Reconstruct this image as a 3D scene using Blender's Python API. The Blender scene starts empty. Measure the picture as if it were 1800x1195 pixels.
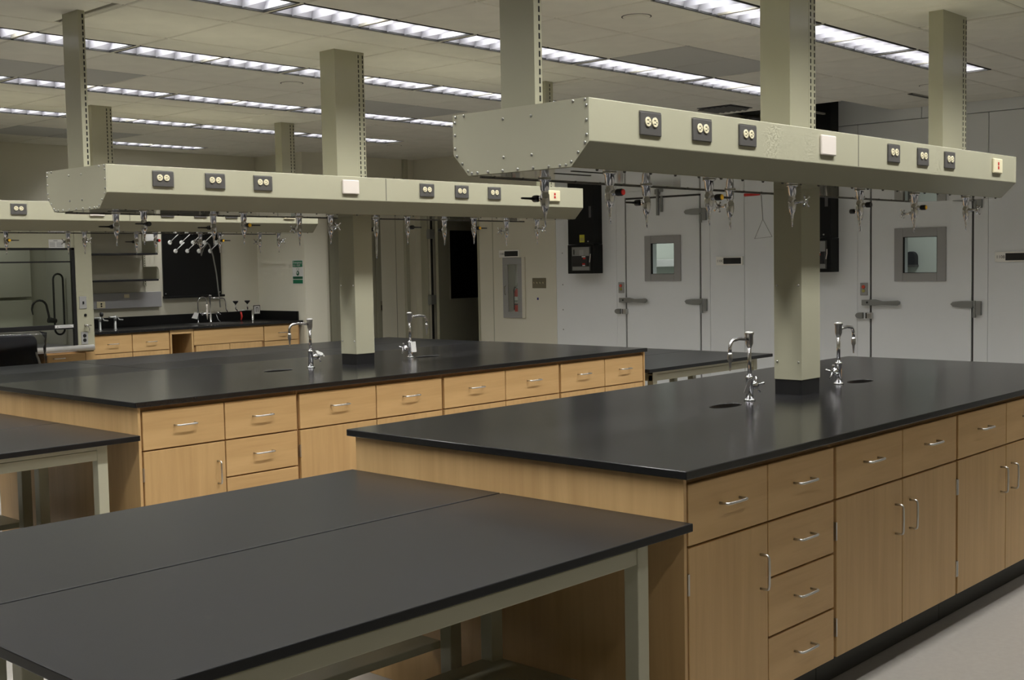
import bpy, bmesh, math, random
from mathutils import Vector, Matrix
random.seed(7)
S = bpy.context.scene
COL = S.collection
R = math.radians
PI = math.pi

# ------------------------------------------------------------------ camera, world, exposure
F_PX, YAW, PITCH, ROLL, CAMZ = 2115.89, R(42.7854), R(-3.6597), R(-1.0417), 1.5213
fw = Vector((math.cos(YAW) * math.cos(PITCH), math.sin(YAW) * math.cos(PITCH), math.sin(PITCH)))
rt = Vector((math.sin(YAW), -math.cos(YAW), 0))
up = rt.cross(fw)
rt, up = math.cos(ROLL) * rt + math.sin(ROLL) * up, -math.sin(ROLL) * rt + math.cos(ROLL) * up
cd = bpy.data.cameras.new('camera')
cam = bpy.data.objects.new('camera', cd)
COL.objects.link(cam)
cam.matrix_world = Matrix.Translation((0, 0, CAMZ)) @ Matrix((rt, up, -fw)).transposed().to_4x4()
cd.sensor_width = 36.0
cd.lens = F_PX * 36.0 / 1800.0
cd.clip_start = 0.05
S.camera = cam
wd = bpy.data.worlds.new('world')
S.world = wd
wd.use_nodes = True
wd.node_tree.nodes['Background'].inputs[0].default_value = (0.02, 0.02, 0.02, 1)
S.view_settings.view_transform = 'Standard'
S.view_settings.look = 'None'
S.view_settings.exposure = 0.10
S.view_settings.gamma = 1.0
S.view_settings.use_curve_mapping = False
LAMP_W = 12.6            # each recessed ceiling light
LAMP_COL = (1.0, 0.985, 0.95)

# ------------------------------------------------------------------ materials
def nodes_mat(name):
    m = bpy.data.materials.new(name)
    m.use_nodes = True
    return m, m.node_tree, m.node_tree.nodes['Principled BSDF']

def mat(name, col, rough=0.5, metal=0.0, spec=0.5, var=0.0, vscale=8.0, bump=0.0, bscale=200.0, coat=0.0):
    m, nt, b = nodes_mat(name)
    b.inputs['Base Color'].default_value = (*col, 1)
    b.inputs['Roughness'].default_value = rough
    b.inputs['Metallic'].default_value = metal
    b.inputs['Specular IOR Level'].default_value = spec
    b.inputs['Coat Weight'].default_value = coat
    b.inputs['Coat Roughness'].default_value = 0.05
    tc = nt.nodes.new('ShaderNodeTexCoord')
    if var > 0:
        n = nt.nodes.new('ShaderNodeTexNoise')
        n.inputs['Scale'].default_value = vscale
        n.inputs['Detail'].default_value = 5
        nt.links.new(tc.outputs['Object'], n.inputs['Vector'])
        r = nt.nodes.new('ShaderNodeValToRGB')
        r.color_ramp.elements[0].position = 0.3
        r.color_ramp.elements[1].position = 0.7
        r.color_ramp.elements[0].color = (*[c * (1 - var) for c in col], 1)
        r.color_ramp.elements[1].color = (*[min(1, c * (1 + var)) for c in col], 1)
        nt.links.new(n.outputs['Fac'], r.inputs['Fac'])
        nt.links.new(r.outputs['Color'], b.inputs['Base Color'])
    if bump > 0:
        n2 = nt.nodes.new('ShaderNodeTexNoise')
        n2.inputs['Scale'].default_value = bscale
        nt.links.new(tc.outputs['Object'], n2.inputs['Vector'])
        bp = nt.nodes.new('ShaderNodeBump')
        bp.inputs['Strength'].default_value = bump
        bp.inputs['Distance'].default_value = 0.002
        nt.links.new(n2.outputs['Fac'], bp.inputs['Height'])
        nt.links.new(bp.outputs['Normal'], b.inputs['Normal'])
    return m

def wood(name, c1, c2, horizontal, rough=0.42):
    m, nt, b = nodes_mat(name)
    tc = nt.nodes.new('ShaderNodeTexCoord')
    mp = nt.nodes.new('ShaderNodeMapping')
    mp.inputs['Scale'].default_value = (1.2, 22, 22) if horizontal else (14, 14, 0.9)
    n = nt.nodes.new('ShaderNodeTexNoise')
    n.inputs['Scale'].default_value = 1.6
    n.inputs['Detail'].default_value = 7
    n.inputs['Roughness'].default_value = 0.55
    n.inputs['Distortion'].default_value = 0.6
    mp2 = nt.nodes.new('ShaderNodeMapping')
    mp2.inputs['Scale'].default_value = (0.6, 5, 4) if horizontal else (3.2, 3.2, 0.25)
    n2 = nt.nodes.new('ShaderNodeTexNoise')
    n2.inputs['Scale'].default_value = 1.4
    n2.inputs['Detail'].default_value = 3
    ma = nt.nodes.new('ShaderNodeMix')
    ma.data_type = 'FLOAT'
    ma.inputs[0].default_value = 0.5
    r = nt.nodes.new('ShaderNodeValToRGB')
    r.color_ramp.elements[0].position = 0.36
    r.color_ramp.elements[1].position = 0.62
    r.color_ramp.elements[0].color = (*c1, 1)
    r.color_ramp.elements[1].color = (*c2, 1)
    for mm, nn in ((mp, n), (mp2, n2)):
        nt.links.new(tc.outputs['Object'], mm.inputs['Vector'])
        nt.links.new(mm.outputs['Vector'], nn.inputs['Vector'])
    nt.links.new(n.outputs['Fac'], ma.inputs[2])
    nt.links.new(n2.outputs['Fac'], ma.inputs[3])
    nt.links.new(ma.outputs[0], r.inputs['Fac'])
    nt.links.new(r.outputs['Color'], b.inputs['Base Color'])
    b.inputs['Roughness'].default_value = rough
    return m

def glass(name, tint, rough=0.02):
    m, nt, b = nodes_mat(name)
    nt.nodes.remove(b)
    out = nt.nodes['Material Output']
    tr = nt.nodes.new('ShaderNodeBsdfTransparent')
    tr.inputs[0].default_value = (*tint, 1)
    gl = nt.nodes.new('ShaderNodeBsdfGlossy')
    gl.inputs['Roughness'].default_value = rough
    fr = nt.nodes.new('ShaderNodeFresnel')
    fr.inputs[0].default_value = 1.33
    mx = nt.nodes.new('ShaderNodeMixShader')
    nt.links.new(fr.outputs[0], mx.inputs[0])
    nt.links.new(tr.outputs[0], mx.inputs[1])
    nt.links.new(gl.outputs[0], mx.inputs[2])
    nt.links.new(mx.outputs[0], out.inputs[0])
    return m

def emit(name, col, s):
    m, nt, b = nodes_mat(name)
    b.inputs['Base Color'].default_value = (*col, 1)
    b.inputs['Emission Color'].default_value = (*col, 1)
    b.inputs['Emission Strength'].default_value = s
    return m

M = dict(
    tile=mat('ceiling_tile_white', (0.74, 0.72, 0.635), 0.9, var=0.04, vscale=6, bump=0.15, bscale=160),
    tile_grey=mat('perforated_tile_grey', (0.47, 0.47, 0.44), 0.8, bump=0.3, bscale=300),
    grid=mat('ceiling_grid_paint', (0.36, 0.345, 0.29), 0.6),
    plenum=mat('plenum_dark', (0.05, 0.05, 0.048), 0.9),
    cream_wall=mat('cream_wall_paint', (0.72, 0.695, 0.575), 0.6, var=0.015, vscale=3),
    cream_wall_shaded=mat('cream_wall_paint_shaded', (0.66, 0.635, 0.525), 0.6, var=0.015, vscale=3),  # same cream paint, darkened to carry the far wall's shade
    cold_wall=mat('cold_room_white_metal', (0.80, 0.825, 0.83), 0.38, var=0.012, vscale=2),
    floor=mat('floor_vinyl', (0.23, 0.217, 0.196), 0.35, var=0.05, vscale=40),
    cream=mat('cream_enamel', (0.415, 0.405, 0.300), 0.22, var=0.012, vscale=4),
    cream_under=mat('cream_enamel_gloss', (0.415, 0.405, 0.300), 0.05),
    cream_dull=mat('cream_enamel_satin', (0.46, 0.45, 0.34), 0.35),
    maple_v=wood('maple_upright_grain', (0.51, 0.32, 0.138), (0.635, 0.418, 0.190), False),
    maple_h=wood('maple_level_grain', (0.535, 0.335, 0.144), (0.645, 0.424, 0.194), True),
    maple_in=mat('maple_frame', (0.40, 0.235, 0.10), 0.5, var=0.06),
    toe=mat('black_rubber_base', (0.018, 0.018, 0.014), 0.45),
    epoxy=mat('black_epoxy_resin', (0.012, 0.012, 0.0125), 0.19, spec=0.42, var=0.06, vscale=30),
    epoxy_matt=mat('black_tabletop_resin', (0.012, 0.0125, 0.0135), 0.30, spec=0.24, var=0.06, vscale=30),
    chrome=mat('chrome', (0.72, 0.72, 0.74), 0.12, metal=1.0),
    satin=mat('satin_steel', (0.62, 0.62, 0.60), 0.30, metal=1.0),
    steel=mat('brushed_aluminium', (0.55, 0.55, 0.54), 0.38, metal=1.0),
    foil=mat('airfoil_metal', (0.74, 0.73, 0.70), 0.38, metal=0.55),
    black=mat('black_plastic', (0.012, 0.012, 0.013), 0.4),
    black_board=mat('black_resin_board', (0.007, 0.007, 0.007), 0.4, spec=0.25),
    black_box=mat('black_steel_cabinet', (0.008, 0.009, 0.009), 0.5, spec=0.2),
    grey_plate=mat('dark_grey_plate', (0.085, 0.082, 0.078), 0.45),
    slot=mat('dark_slot', (0.012, 0.011, 0.010), 0.8),
    ivory=mat('ivory_plastic', (0.78, 0.72, 0.50), 0.35),
    white_pl=mat('white_plastic', (0.74, 0.68, 0.62), 0.4),
    bright_white=mat('white_sign_plastic', (0.90, 0.89, 0.83), 0.4),
    white=mat('white_plain', (0.72, 0.72, 0.70), 0.5),
    paper=mat('white_paper', (0.66, 0.66, 0.64), 0.8),
    paper_print=mat('grey_print', (0.28, 0.28, 0.29), 0.8),
    red=mat('red_plastic', (0.55, 0.025, 0.02), 0.35),
    yellow=mat('yellow_plastic', (0.75, 0.42, 0.02), 0.4),
    yellow_lbl=mat('yellow_label', (0.55, 0.55, 0.04), 0.6),
    green=mat('sign_green', (0.010, 0.16, 0.075), 0.5),
    green_dk=mat('sign_green_dark', (0.008, 0.09, 0.045), 0.5),
    grey_frame=mat('grey_window_frame', (0.34, 0.34, 0.33), 0.5),
    gasket=mat('dark_gasket', (0.05, 0.05, 0.047), 0.6),
    zinc=mat('cast_grey_metal', (0.30, 0.31, 0.30), 0.42, metal=0.6),
    door_olive=mat('olive_grey_door', (0.27, 0.262, 0.195), 0.5),
    brown_plate=mat('bronze_switch_plate', (0.22, 0.20, 0.14), 0.4, metal=0.4),
    box_grey=mat('grey_wireway', (0.36, 0.36, 0.37), 0.45),
    hood_in=mat('hood_liner', (0.62, 0.61, 0.52), 0.5),
    fabric=mat('charcoal_fabric', (0.020, 0.021, 0.026), 0.85, bump=0.4, bscale=300),
    rubber=mat('black_rubber', (0.014, 0.014, 0.014), 0.5),
    tube=mat('grey_vinyl_tube', (0.30, 0.31, 0.30), 0.3),
    louver=mat('louver_white', (0.40, 0.40, 0.44), 0.4),
    reveal=mat('light_reveal_black', (0.012, 0.012, 0.012), 0.6),
    cold_in=mat('cold_room_liner', (0.60, 0.64, 0.58), 0.45),
    dark_room=mat('dark_room', (0.06, 0.06, 0.05), 0.9),
    blue=mat('blue_sticker', (0.03, 0.03, 0.20), 0.6),
    orange=mat('red_orange_button', (0.62, 0.09, 0.05), 0.4),
    olive_btn=mat('olive_button', (0.40, 0.36, 0.10), 0.4),
    glass=glass('clear_glass', (0.93, 0.95, 0.94)),
    glass_hood=glass('hood_glass', (0.86, 0.88, 0.84)),
    glass_dark=mat('dark_glass', (0.004, 0.004, 0.005), 0.08),
    plastic=glass('plastic_wrap', (0.86, 0.86, 0.86), 0.12),
    lit=emit('cold_room_lamp', (1.0, 0.98, 0.95), 6.0),
)

# ------------------------------------------------------------------ mesh builder
class MB:
    def __init__(self):
        self.v, self.f, self.sm = [], [], []

    def add(self, vs, fs, smooth=False):
        o = len(self.v)
        self.v += [tuple(p) for p in vs]
        self.f += [tuple(i + o for i in f) for f in fs]
        self.sm += [smooth] * len(fs)
        return self

    def box(self, x0, x1, y0, y1, z0, z1):
        x0, x1 = min(x0, x1), max(x0, x1)
        y0, y1 = min(y0, y1), max(y0, y1)
        z0, z1 = min(z0, z1), max(z0, z1)
        v = [(x, y, z) for z in (z0, z1) for y in (y0, y1) for x in (x0, x1)]
        return self.add(v, [(0, 2, 3, 1), (4, 5, 7, 6), (0, 1, 5, 4), (2, 6, 7, 3), (0, 4, 6, 2), (1, 3, 7, 5)])

    def prism(self, pts, axis, a, b):
        """polygon pts in the two other axes (cyclic order), extruded from a to b along axis"""
        n = len(pts)
        def mk(p, t):
            return ((t, p[0], p[1]), (p[0], t, p[1]), (p[0], p[1], t))[axis]
        v = [mk(p, a) for p in pts] + [mk(p, b) for p in pts]
        fs = [tuple(range(n))[::-1], tuple(range(n, 2 * n))] + [(i, (i + 1) % n, n + (i + 1) % n, n + i) for i in range(n)]
        return self.add(v, fs)

    def lathe(self, prof, c=(0, 0, 0), axis='z', n=14, smooth=True):
        """prof: (radius, height) list, along axis from point c"""
        c = Vector(c)
        ax = {'x': Vector((1, 0, 0)), 'y': Vector((0, 1, 0)), 'z': Vector((0, 0, 1)), '-x': Vector((-1, 0, 0)),
              '-y': Vector((0, -1, 0)), '-z': Vector((0, 0, -1))}[axis] if isinstance(axis, str) else Vector(axis).normalized()
        u = ax.orthogonal().normalized()
        w = ax.cross(u)
        vs, fs = [], []
        for r, h in prof:
            for i in range(n):
                a = 2 * PI * i / n
                vs.append(c + ax * h + (u * math.cos(a) + w * math.sin(a)) * max(r, 1e-5))
        k = len(prof)
        for j in range(k - 1):
            for i in range(n):
                fs.append((j * n + i, j * n + (i + 1) % n, (j + 1) * n + (i + 1) % n, (j + 1) * n + i))
        self.add(vs, fs, smooth)
        o = len(self.v) - len(vs)
        self.f += [tuple(o + i for i in range(n))[::-1], tuple(o + (k - 1) * n + i for i in range(n))]
        self.sm += [False, False]
        return self

    def cyl(self, p0, p1, r0, r1=None, n=12):
        p0, p1 = Vector(p0), Vector(p1)
        d = p1 - p0
        return self.lathe([(r0, 0), (r0 if r1 is None else r1, d.length)], p0, d, n)

    def tube(self, pts, r, n=8, closed=False):
        pts = [Vector(p) for p in pts]
        k = len(pts)
        vs, fs = [], []
        prev = None
        for i, p in enumerate(pts):
            if closed:
                t = (pts[(i + 1) % k] - pts[i - 1]).normalized()
            else:
                t = (pts[min(i + 1, k - 1)] - pts[max(i - 1, 0)]).normalized()
            u = t.orthogonal().normalized() if prev is None else (prev - t * prev.dot(t)).normalized()
            prev = u
            w = t.cross(u)
            rr = r[i] if isinstance(r, (list, tuple)) else r
            for j in range(n):
                a = 2 * PI * j / n
                vs.append(p + (u * math.cos(a) + w * math.sin(a)) * rr)
        for i in range(k if closed else k - 1):
            for j in range(n):
                i2 = (i + 1) % k
                fs.append((i * n + j, i * n + (j + 1) % n, i2 * n + (j + 1) % n, i2 * n + j))
        self.add(vs, fs, True)
        if not closed:
            o = len(self.v) - len(vs)
            self.f += [tuple(o + j for j in range(n))[::-1], tuple(o + (k - 1) * n + j for j in range(n))]
            self.sm += [False, False]
        return self

    def mesh(self, name, m):
        me = bpy.data.meshes.new(name)
        me.from_pydata(self.v, [], self.f)
        me.polygons.foreach_set('use_smooth', self.sm)
        me.materials.append(m)
        me.update()
        return me

    def build(self, name, m, parent=None, bevel=0.0, seg=2, at=None):
        o = bpy.data.objects.new(name, self.mesh(name, m))
        return link(o, parent, bevel, seg, at)

def link(o, parent=None, bevel=0.0, seg=2, at=None):
    COL.objects.link(o)
    if parent:
        o.parent = parent
    if at is not None:
        o.location = at
    if bevel > 0:
        b = o.modifiers.new('edge', 'BEVEL')
        b.width, b.segments, b.limit_method, b.angle_limit = bevel, seg, 'ANGLE', R(40)
    return o

def tag(o, label=None, cat=None, group=None, kind=None):
    if label: o['label'] = label
    if cat: o['category'] = cat
    if group: o['group'] = group
    if kind: o['kind'] = kind
    return o

def empty(name, loc=(0, 0, 0), rz=0.0, parent=None):
    o = bpy.data.objects.new(name, None)
    o.empty_display_size = 0.1
    COL.objects.link(o)
    o.location = loc
    o.rotation_euler = (0, 0, rz)
    if parent: o.parent = parent
    return o

def thing(name, label, cat, loc=(0, 0, 0), rz=0.0, group=None):
    return tag(empty(name, loc, rz), label, cat, group)

def copy_tree(o, parent=None, keep_label=False):
    c = o.copy()
    COL.objects.link(c)
    c.parent = parent
    for ch in list(o.children):
        copy_tree(ch, c)
    return c

def struct(name, mb, m, parent=None, bevel=0.0):
    o = mb.build(name, m, parent, bevel)
    if parent is None: o['kind'] = 'structure'
    return o

def text(body, size, m, parent, loc, rot, name='lettering', align='LEFT', ext=0.0004):
    c = bpy.data.curves.new(name, 'FONT')
    c.body, c.size, c.align_x, c.extrude = body, size, align, ext
    c.materials.append(m)
    c.resolution_u = 3
    tmp = bpy.data.objects.new('tmp', c)
    COL.objects.link(tmp)
    me = bpy.data.meshes.new_from_object(tmp.evaluated_get(bpy.context.evaluated_depsgraph_get()))
    bpy.data.objects.remove(tmp)
    o = bpy.data.objects.new(name, me)
    COL.objects.link(o)
    o['kind'] = 'stuff'
    o.parent = parent
    o.location, o.rotation_euler = loc, rot
    return o

def arc(c, r, a0, a1, n, plane='xz'):
    out = []
    for i in range(n + 1):
        a = R(a0 + (a1 - a0) * i / n)
        p = (math.cos(a) * r, math.sin(a) * r)
        out.append((c[0] + p[0], c[1], c[2] + p[1]) if plane == 'xz' else (c[0], c[1] + p[0], c[2] + p[1]))
    return out

# ------------------------------------------------------------------ the room
ZC, XW, YW = 2.815, 10.25, 11.90
H, HT = 0.914, 0.762
YP, YA = 11.00, 11.10           # pier face, alcove wall
struct('floor', MB().box(-3, 13.4, -2.2, 12.4, -0.1, 0), M['floor'])

w = struct('wall_back', MB().box(-3, 8.45, YW, 12.2, 0, 3.6), M['cream_wall_shaded'])
struct('wall_back_pier', MB().box(8.45, 8.76, YP, 12.2, 0, 3.6), M['cream_wall'])
wa = struct('wall_alcove', MB().box(8.76, 10.25, YA, 12.2, 0, 3.6), M['cream_wall'])
MB().box(9.917, 9.923, YA - 0.003, YA, 0, 2.6).build('wall_joint', M['door_olive'], wa)
MB().box(10.05, 10.11, YA - 0.045, YA, 0, 2.815).build('pipe_chase', M['cream_dull'], wa, 0.004)
# right wall: door opening between y 10.00 and 10.86
wr = struct('wall_right', MB().box(XW, 10.45, 8.82, 9.367, 0, 3.6).box(XW, 10.45, 9.533, 10.00, 0, 3.6).box(XW, 10.45, 9.367, 9.533, 0, 0.947).box(XW, 10.45, 9.367, 9.533, 1.513, 3.6).box(XW + 0.16, 10.45, 9.367, 9.533, 0.947, 1.513).box(XW, 10.45, 10.00, 10.86, 2.14, 3.6)
            .box(XW, 10.45, 10.86, 12.2, 0, 3.6), M['cream_wall'])
MB().box(XW - 0.006, XW, 8.79, 8.83, 0, ZC).build('corner_trim', M['cream_wall'], wr)
MB().box(XW - 0.003, XW, 9.762, 9.772, 0, 2.0).build('corner_bead', M['cream_dull'], wr)
# cold room wall: insulated panels side by side, openings for the two cooler doors
wc = empty('wall_right_cold_room')
wc['kind'] = 'structure'
seams = [(8.815, 7.94), (6.757, 6.36), (6.356, 5.165), (3.972, 2.76), (2.755, 1.54), (1.535, 0.32), (0.315, -2.2)]
for a, b in seams:
    MB().box(XW, 10.35, b, a, 0, 2.715).build('wall_panel', M['cold_wall'], wc, 0.003, 1)
for a, b, z in ((7.935, 6.762, 2.25), (5.16, 3.977, 2.25)):
    MB().box(XW, 10.35, b, a, z, 2.715).build('wall_panel', M['cold_wall'], wc, 0.003, 1)
for a, b in ((8.815, 7.6), (7.595, 6.36), (6.355, 5.56), (5.555, 4.563), (4.559, 3.385), (3.38, 2.2), (2.195, -2.2)):
    MB().box(XW, 10.35, b, a, 2.72, 3.0).build('closure_panel', M['cold_wall'], wc, 0.003, 1)
MB().box(XW + 0.05, 10.34, -2.2, 8.82, 2.9, 3.6).build('wall_backing', M['plenum'], wc)
rv = MB()
for z in (2.03, 1.62, 1.27, 0.99, 0.77):
    rv.lathe([(0.008, 0), (0.006, 0.004)], (XW, 8.70, z), '-x', 8)
rv.build('rivet', M['zinc'], wc)

struct('wall_left', MB().box(-3.2, -3, -2.2, 12.2, 0, 3.6), M['cream_wall'])
struct('wall_front', MB().box(-3.2, 10.5, -1.4, -1.2, 0, 3.6), M['cream_wall'])
# dark room behind the open door, cold rooms behind the cooler doors
struct('wall_corridor', MB().box(10.45, 12.6, 12.1, 12.2, 0, 3).box(12.5, 12.6, 9.0, 12.2, 0, 3).box(10.45, 12.6, 8.95, 9.05, 0, 3)
       .box(10.45, 12.6, 9.0, 12.2, 2.6, 2.7), M['dark_room'])

# ------------------------------------------------------------------ ceiling: tiles, grid, plenum
ROWS = [-1.12, 0.40, 1.93, 3.47, 4.98, 6.52, 8.075, 9.60, 11.38]
HW = 0.152
ceil = struct('ceiling', MB().box(-3.2, 13.4, -2.4, 12.4, 3.6, 3.7), M['plenum'])
PX = [3.7404 + 0.6096 * k for k in range(-3, 11)]
PX[-1] = 9.836
PX = [p for p in PX if p < 10.2]
PX = sorted(set(round(p, 4) for p in PX)) + [XW]
strips = []
for i in range(2, len(ROWS) - 1):
    a, b = ROWS[i], ROWS[i + 1]
    if i % 2 == 0:   # above an island: 1 ft, 2 ft, 1 ft
        strips += [(a + HW, a + 0.46), (a + 0.46, b - 0.46), (b - 0.46, b - HW)]
    else:
        strips += [(a + HW, (a + b) / 2), ((a + b) / 2, b - HW)]
strips.append((ROWS[-1] + HW, YW))
ENDX = 8.617                      # the rows of lights end here
tile_cache = {}
def add_tile(x0, x1, y0, y1, grey=False):
    g = 0.0062
    key = (round(x1 - x0, 3), round(y1 - y0, 3), grey)
    if key not in tile_cache:
        wx, wy = key[0] / 2 - g, key[1] / 2 - g
        t = 0.006
        tile_cache[key] = MB().add(
            [(-wx, -wy, t), (wx, -wy, t), (wx, wy, t), (-wx, wy, t), (-wx + t, -wy + t, 0), (wx - t, -wy + t, 0), (wx - t, wy - t, 0), (-wx + t, wy - t, 0),
             (-wx, -wy, .02), (wx, -wy, .02), (wx, wy, .02), (-wx, wy, .02)],
            [(4, 7, 6, 5), (0, 4, 5, 1), (1, 5, 6, 2), (2, 6, 7, 3), (3, 7, 4, 0), (0, 1, 9, 8), (1, 2, 10, 9), (2, 3, 11, 10), (3, 0, 8, 11), (8, 9, 10, 11)]
        ).mesh('ceiling_tile', M['tile_grey' if grey else 'tile'])
    o = bpy.data.objects.new('ceiling_tile', tile_cache[key])
    return link(o, ceil, at=((x0 + x1) / 2, (y0 + y1) / 2, ZC))
HOLE = (9.32, XW, 4.80, 5.76)
def grey_tile(x, y):
    for gx, gy in ((6.47, 4.5), (7.08, 4.5), (3.42, 7.6), (4.04, 7.6), (5.27, 10.8), (5.88, 10.8), (6.47, 7.6), (7.08, 7.6)):
        if abs(x - gx) < 0.2 and abs(y - gy) < 0.3: return True
    return False
for y0, y1 in strips:
    for i in range(len(PX) - 1):
        x0, x1 = PX[i], PX[i + 1]
        cx, cy = (x0 + x1) / 2, (y0 + y1) / 2
        if x0 > 8.7 and HOLE[2] - 0.1 < cy < HOLE[3]:
            if x1 > HOLE[0] + 0.05:
                if x0 < HOLE[0] - 0.05: add_tile(x0, HOLE[0], y0, y1)
                continue
        # cut tile with an open slit beside each row-end post
        sl = {1: 3.073, 9: 6.62}
        hit = None
        if y1 - y0 > 0.55 and abs(((cy - 2.726) + 0.5) % 3.048 - 0.5) < 0.12:
            for s in ((3.205, 6.77) if cy > 8 else (3.073, 6.69)):
                if x0 + 0.03 < s < x1 - 0.02: hit = s
        if hit:
            add_tile(x0, hit, y0, y1); add_tile(hit + 0.026, x1, y0, y1)
        else:
            add_tile(x0, x1, y0, y1, grey_tile(cx, cy))
for ry in ROWS[2:]:                                # beyond the end of the light rows
    for i in range(len(PX) - 1):
        if (PX[i] > ENDX - 0.02 or (ry > 11 and (PX[i] > 7.35 or PX[i] < 6.1))) and not (HOLE[2] - 0.1 < ry < HOLE[3] and PX[i + 1] > HOLE[0]):
            add_tile(PX[i], PX[i + 1], ry - HW, ry + HW)
add_tile(9.2268, HOLE[0], 4.98 - HW, 4.98 + HW)
gr = MB()
for x in PX[:-1]:
    if x < 9.5:
        gr.box(x - 0.010, x + 0.010, 1.93, YW, ZC + 0.0065, ZC + 0.035)
    else:
        gr.box(x - 0.010, x + 0.010, 1.93, HOLE[2], ZC + 0.0065, ZC + 0.035).box(x - 0.010, x + 0.010, HOLE[3], YW, ZC + 0.0065, ZC + 0.035)
for y in sorted(set([s[0] for s in strips] + [s[1] for s in strips])):
    gr.box(1.9, HOLE[0] if HOLE[2] < y < HOLE[3] else XW, y - 0.010, y + 0.010, ZC + 0.007, ZC + 0.034)
g = gr.build('ceiling_grid', M['grid'], ceil)
g['kind'] = 'stuff'
# plain ceiling outside the camera's reach
LL_ = 1.2192
fd = MB()
edges = [-2.2] + [e for ry in ROWS for e in (ry - HW, ry + HW)] + [YW]
for k in range(0, len(edges), 2):
    xr = XW if edges[k + 1] < 1.95 else 1.911
    fd.box(-3, xr, edges[k], edges[k + 1], ZC, ZC + 0.02)
for ri, ry in enumerate(ROWS):
    fd.box(-3, 0.0828 if ri < 8 else 1.911, ry - HW, ry + HW, ZC, ZC + 0.02)
    if ri == 0: fd.box(-1.1364, ENDX, ry - HW, ry + HW, ZC, ZC + 0.02)
    if ri == 1:
        for k in (-4, -3, -1, 0, 1, 3): fd.box(3.7404 + LL_ * k, 3.7404 + LL_ * (k + 1), ry - HW, ry + HW, ZC, ZC + 0.02)
    if ri < 2: fd.box(ENDX, XW, ry - HW, ry + HW, ZC, ZC + 0.02)
fd.build('ceiling_field', M['tile'], ceil)
# open patch by the cold rooms: a rail still crosses it
MB().box(HOLE[0], XW, 5.40, 5.425, ZC + 0.004, ZC + 0.02).build('hanging_rail', M['grid'], ceil)
MB().box(8.0, XW - 0.02, 5.2, 5.9, 3.15, 3.45).build('plenum_duct', M['plenum'], ceil)

# ------------------------------------------------------------------ recessed ceiling lights
LL = 1.2192
def make_light():
    t = empty('ceiling_light')
    hx, hy = LL / 2 - 0.012, HW - 0.004
    fr = MB()
    for s in (-1, 1):
        fr.box(-hx, hx, s * hy, s * (hy - 0.012), 0.0, 0.012)
        fr.box(s * hx, s * (hx - 0.011), -hy + 0.012, hy - 0.012, 0.0, 0.012)
    fr.build('frame', M['reveal'], t)
    for s in (-1, 1):
        MB().box(s * (hx + 0.001), s * (LL / 2 - 0.0005), -hy - 0.004, hy + 0.004, 0.001, 0.006).build('end_trim', M['tile'], t)
    ix, iy = hx - 0.011, hy - 0.012
    hs = MB()
    hs.add([(-ix, -iy, .010), (ix, -iy, .010), (ix, iy, .010), (-ix, iy, .010), (-ix, -iy * .62, .09), (ix, -iy * .62, .09), (ix, iy * .62, .09), (-ix, iy * .62, .09)],
           [(4, 5, 6, 7), (0, 1, 5, 4), (2, 3, 7, 6), (1, 2, 6, 5), (3, 0, 4, 7)])
    hs.build('reflector', M['louver'], t)
    for k in range(1, 9):
        x = -ix + 2 * ix * k / 9
        MB().add([(x - .001, -iy * .97, .004), (x + .001, -iy * .97, .004), (x + .001, iy * .97, .004), (x - .001, iy * .97, .004),
                  (x - .018, -iy * .93, .066), (x + .018, -iy * .93, .066), (x + .018, iy * .93, .066), (x - .018, iy * .93, .066)],
                 [(0, 3, 2, 1), (4, 5, 6, 7), (0, 1, 5, 4), (2, 3, 7, 6), (1, 2, 6, 5), (3, 0, 4, 7)]).build('louver_blade', M['louver'], t)
    return t
ld = bpy.data.lights.new('fluorescent_tubes', 'AREA')
ld.shape, ld.size, ld.size_y, ld.energy, ld.color = 'RECTANGLE', 1.14, 0.15, LAMP_W, LAMP_COL
ld.spread = R(126)
proto = make_light()
row_names = ['behind the camera', 'added over the front aisle', 'before the nearest beam', 'just behind the nearest beam',
             'before the middle beam', 'behind the middle beam', 'before the far beam', 'behind the far beam', 'along the far wall']
nth = ['first', 'second', 'third', 'fourth', 'fifth', 'sixth', 'seventh', 'eighth', 'ninth', 'tenth']
first = True
for ri, ry in enumerate(ROWS):
    for k in range(-3, 4):
        cx = 3.7404 + LL * (k + 0.5)
        if ri == 8 and k != 2: continue
        cxx = cx
        if ri == 0 or (ri == 1 and k not in (-2, 2)): continue  # front aisle: two unseen lights added to brighten the nearest island's fronts
        o = proto if first else copy_tree(proto)
        first = False
        o.location = (cxx, ry, ZC)
        tag(o, 'recessed louvred light, %s from the wall end of the row %s' % (nth[3 - k], row_names[ri]), 'ceiling light', None, None)
        o['group'] = 'recessed louvred ceiling lights'
        lo = bpy.data.objects.new('fluorescent_tubes', ld)
        COL.objects.link(lo)
        lo.parent = o
        lo.location = (0, 0, 0.086)

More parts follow.
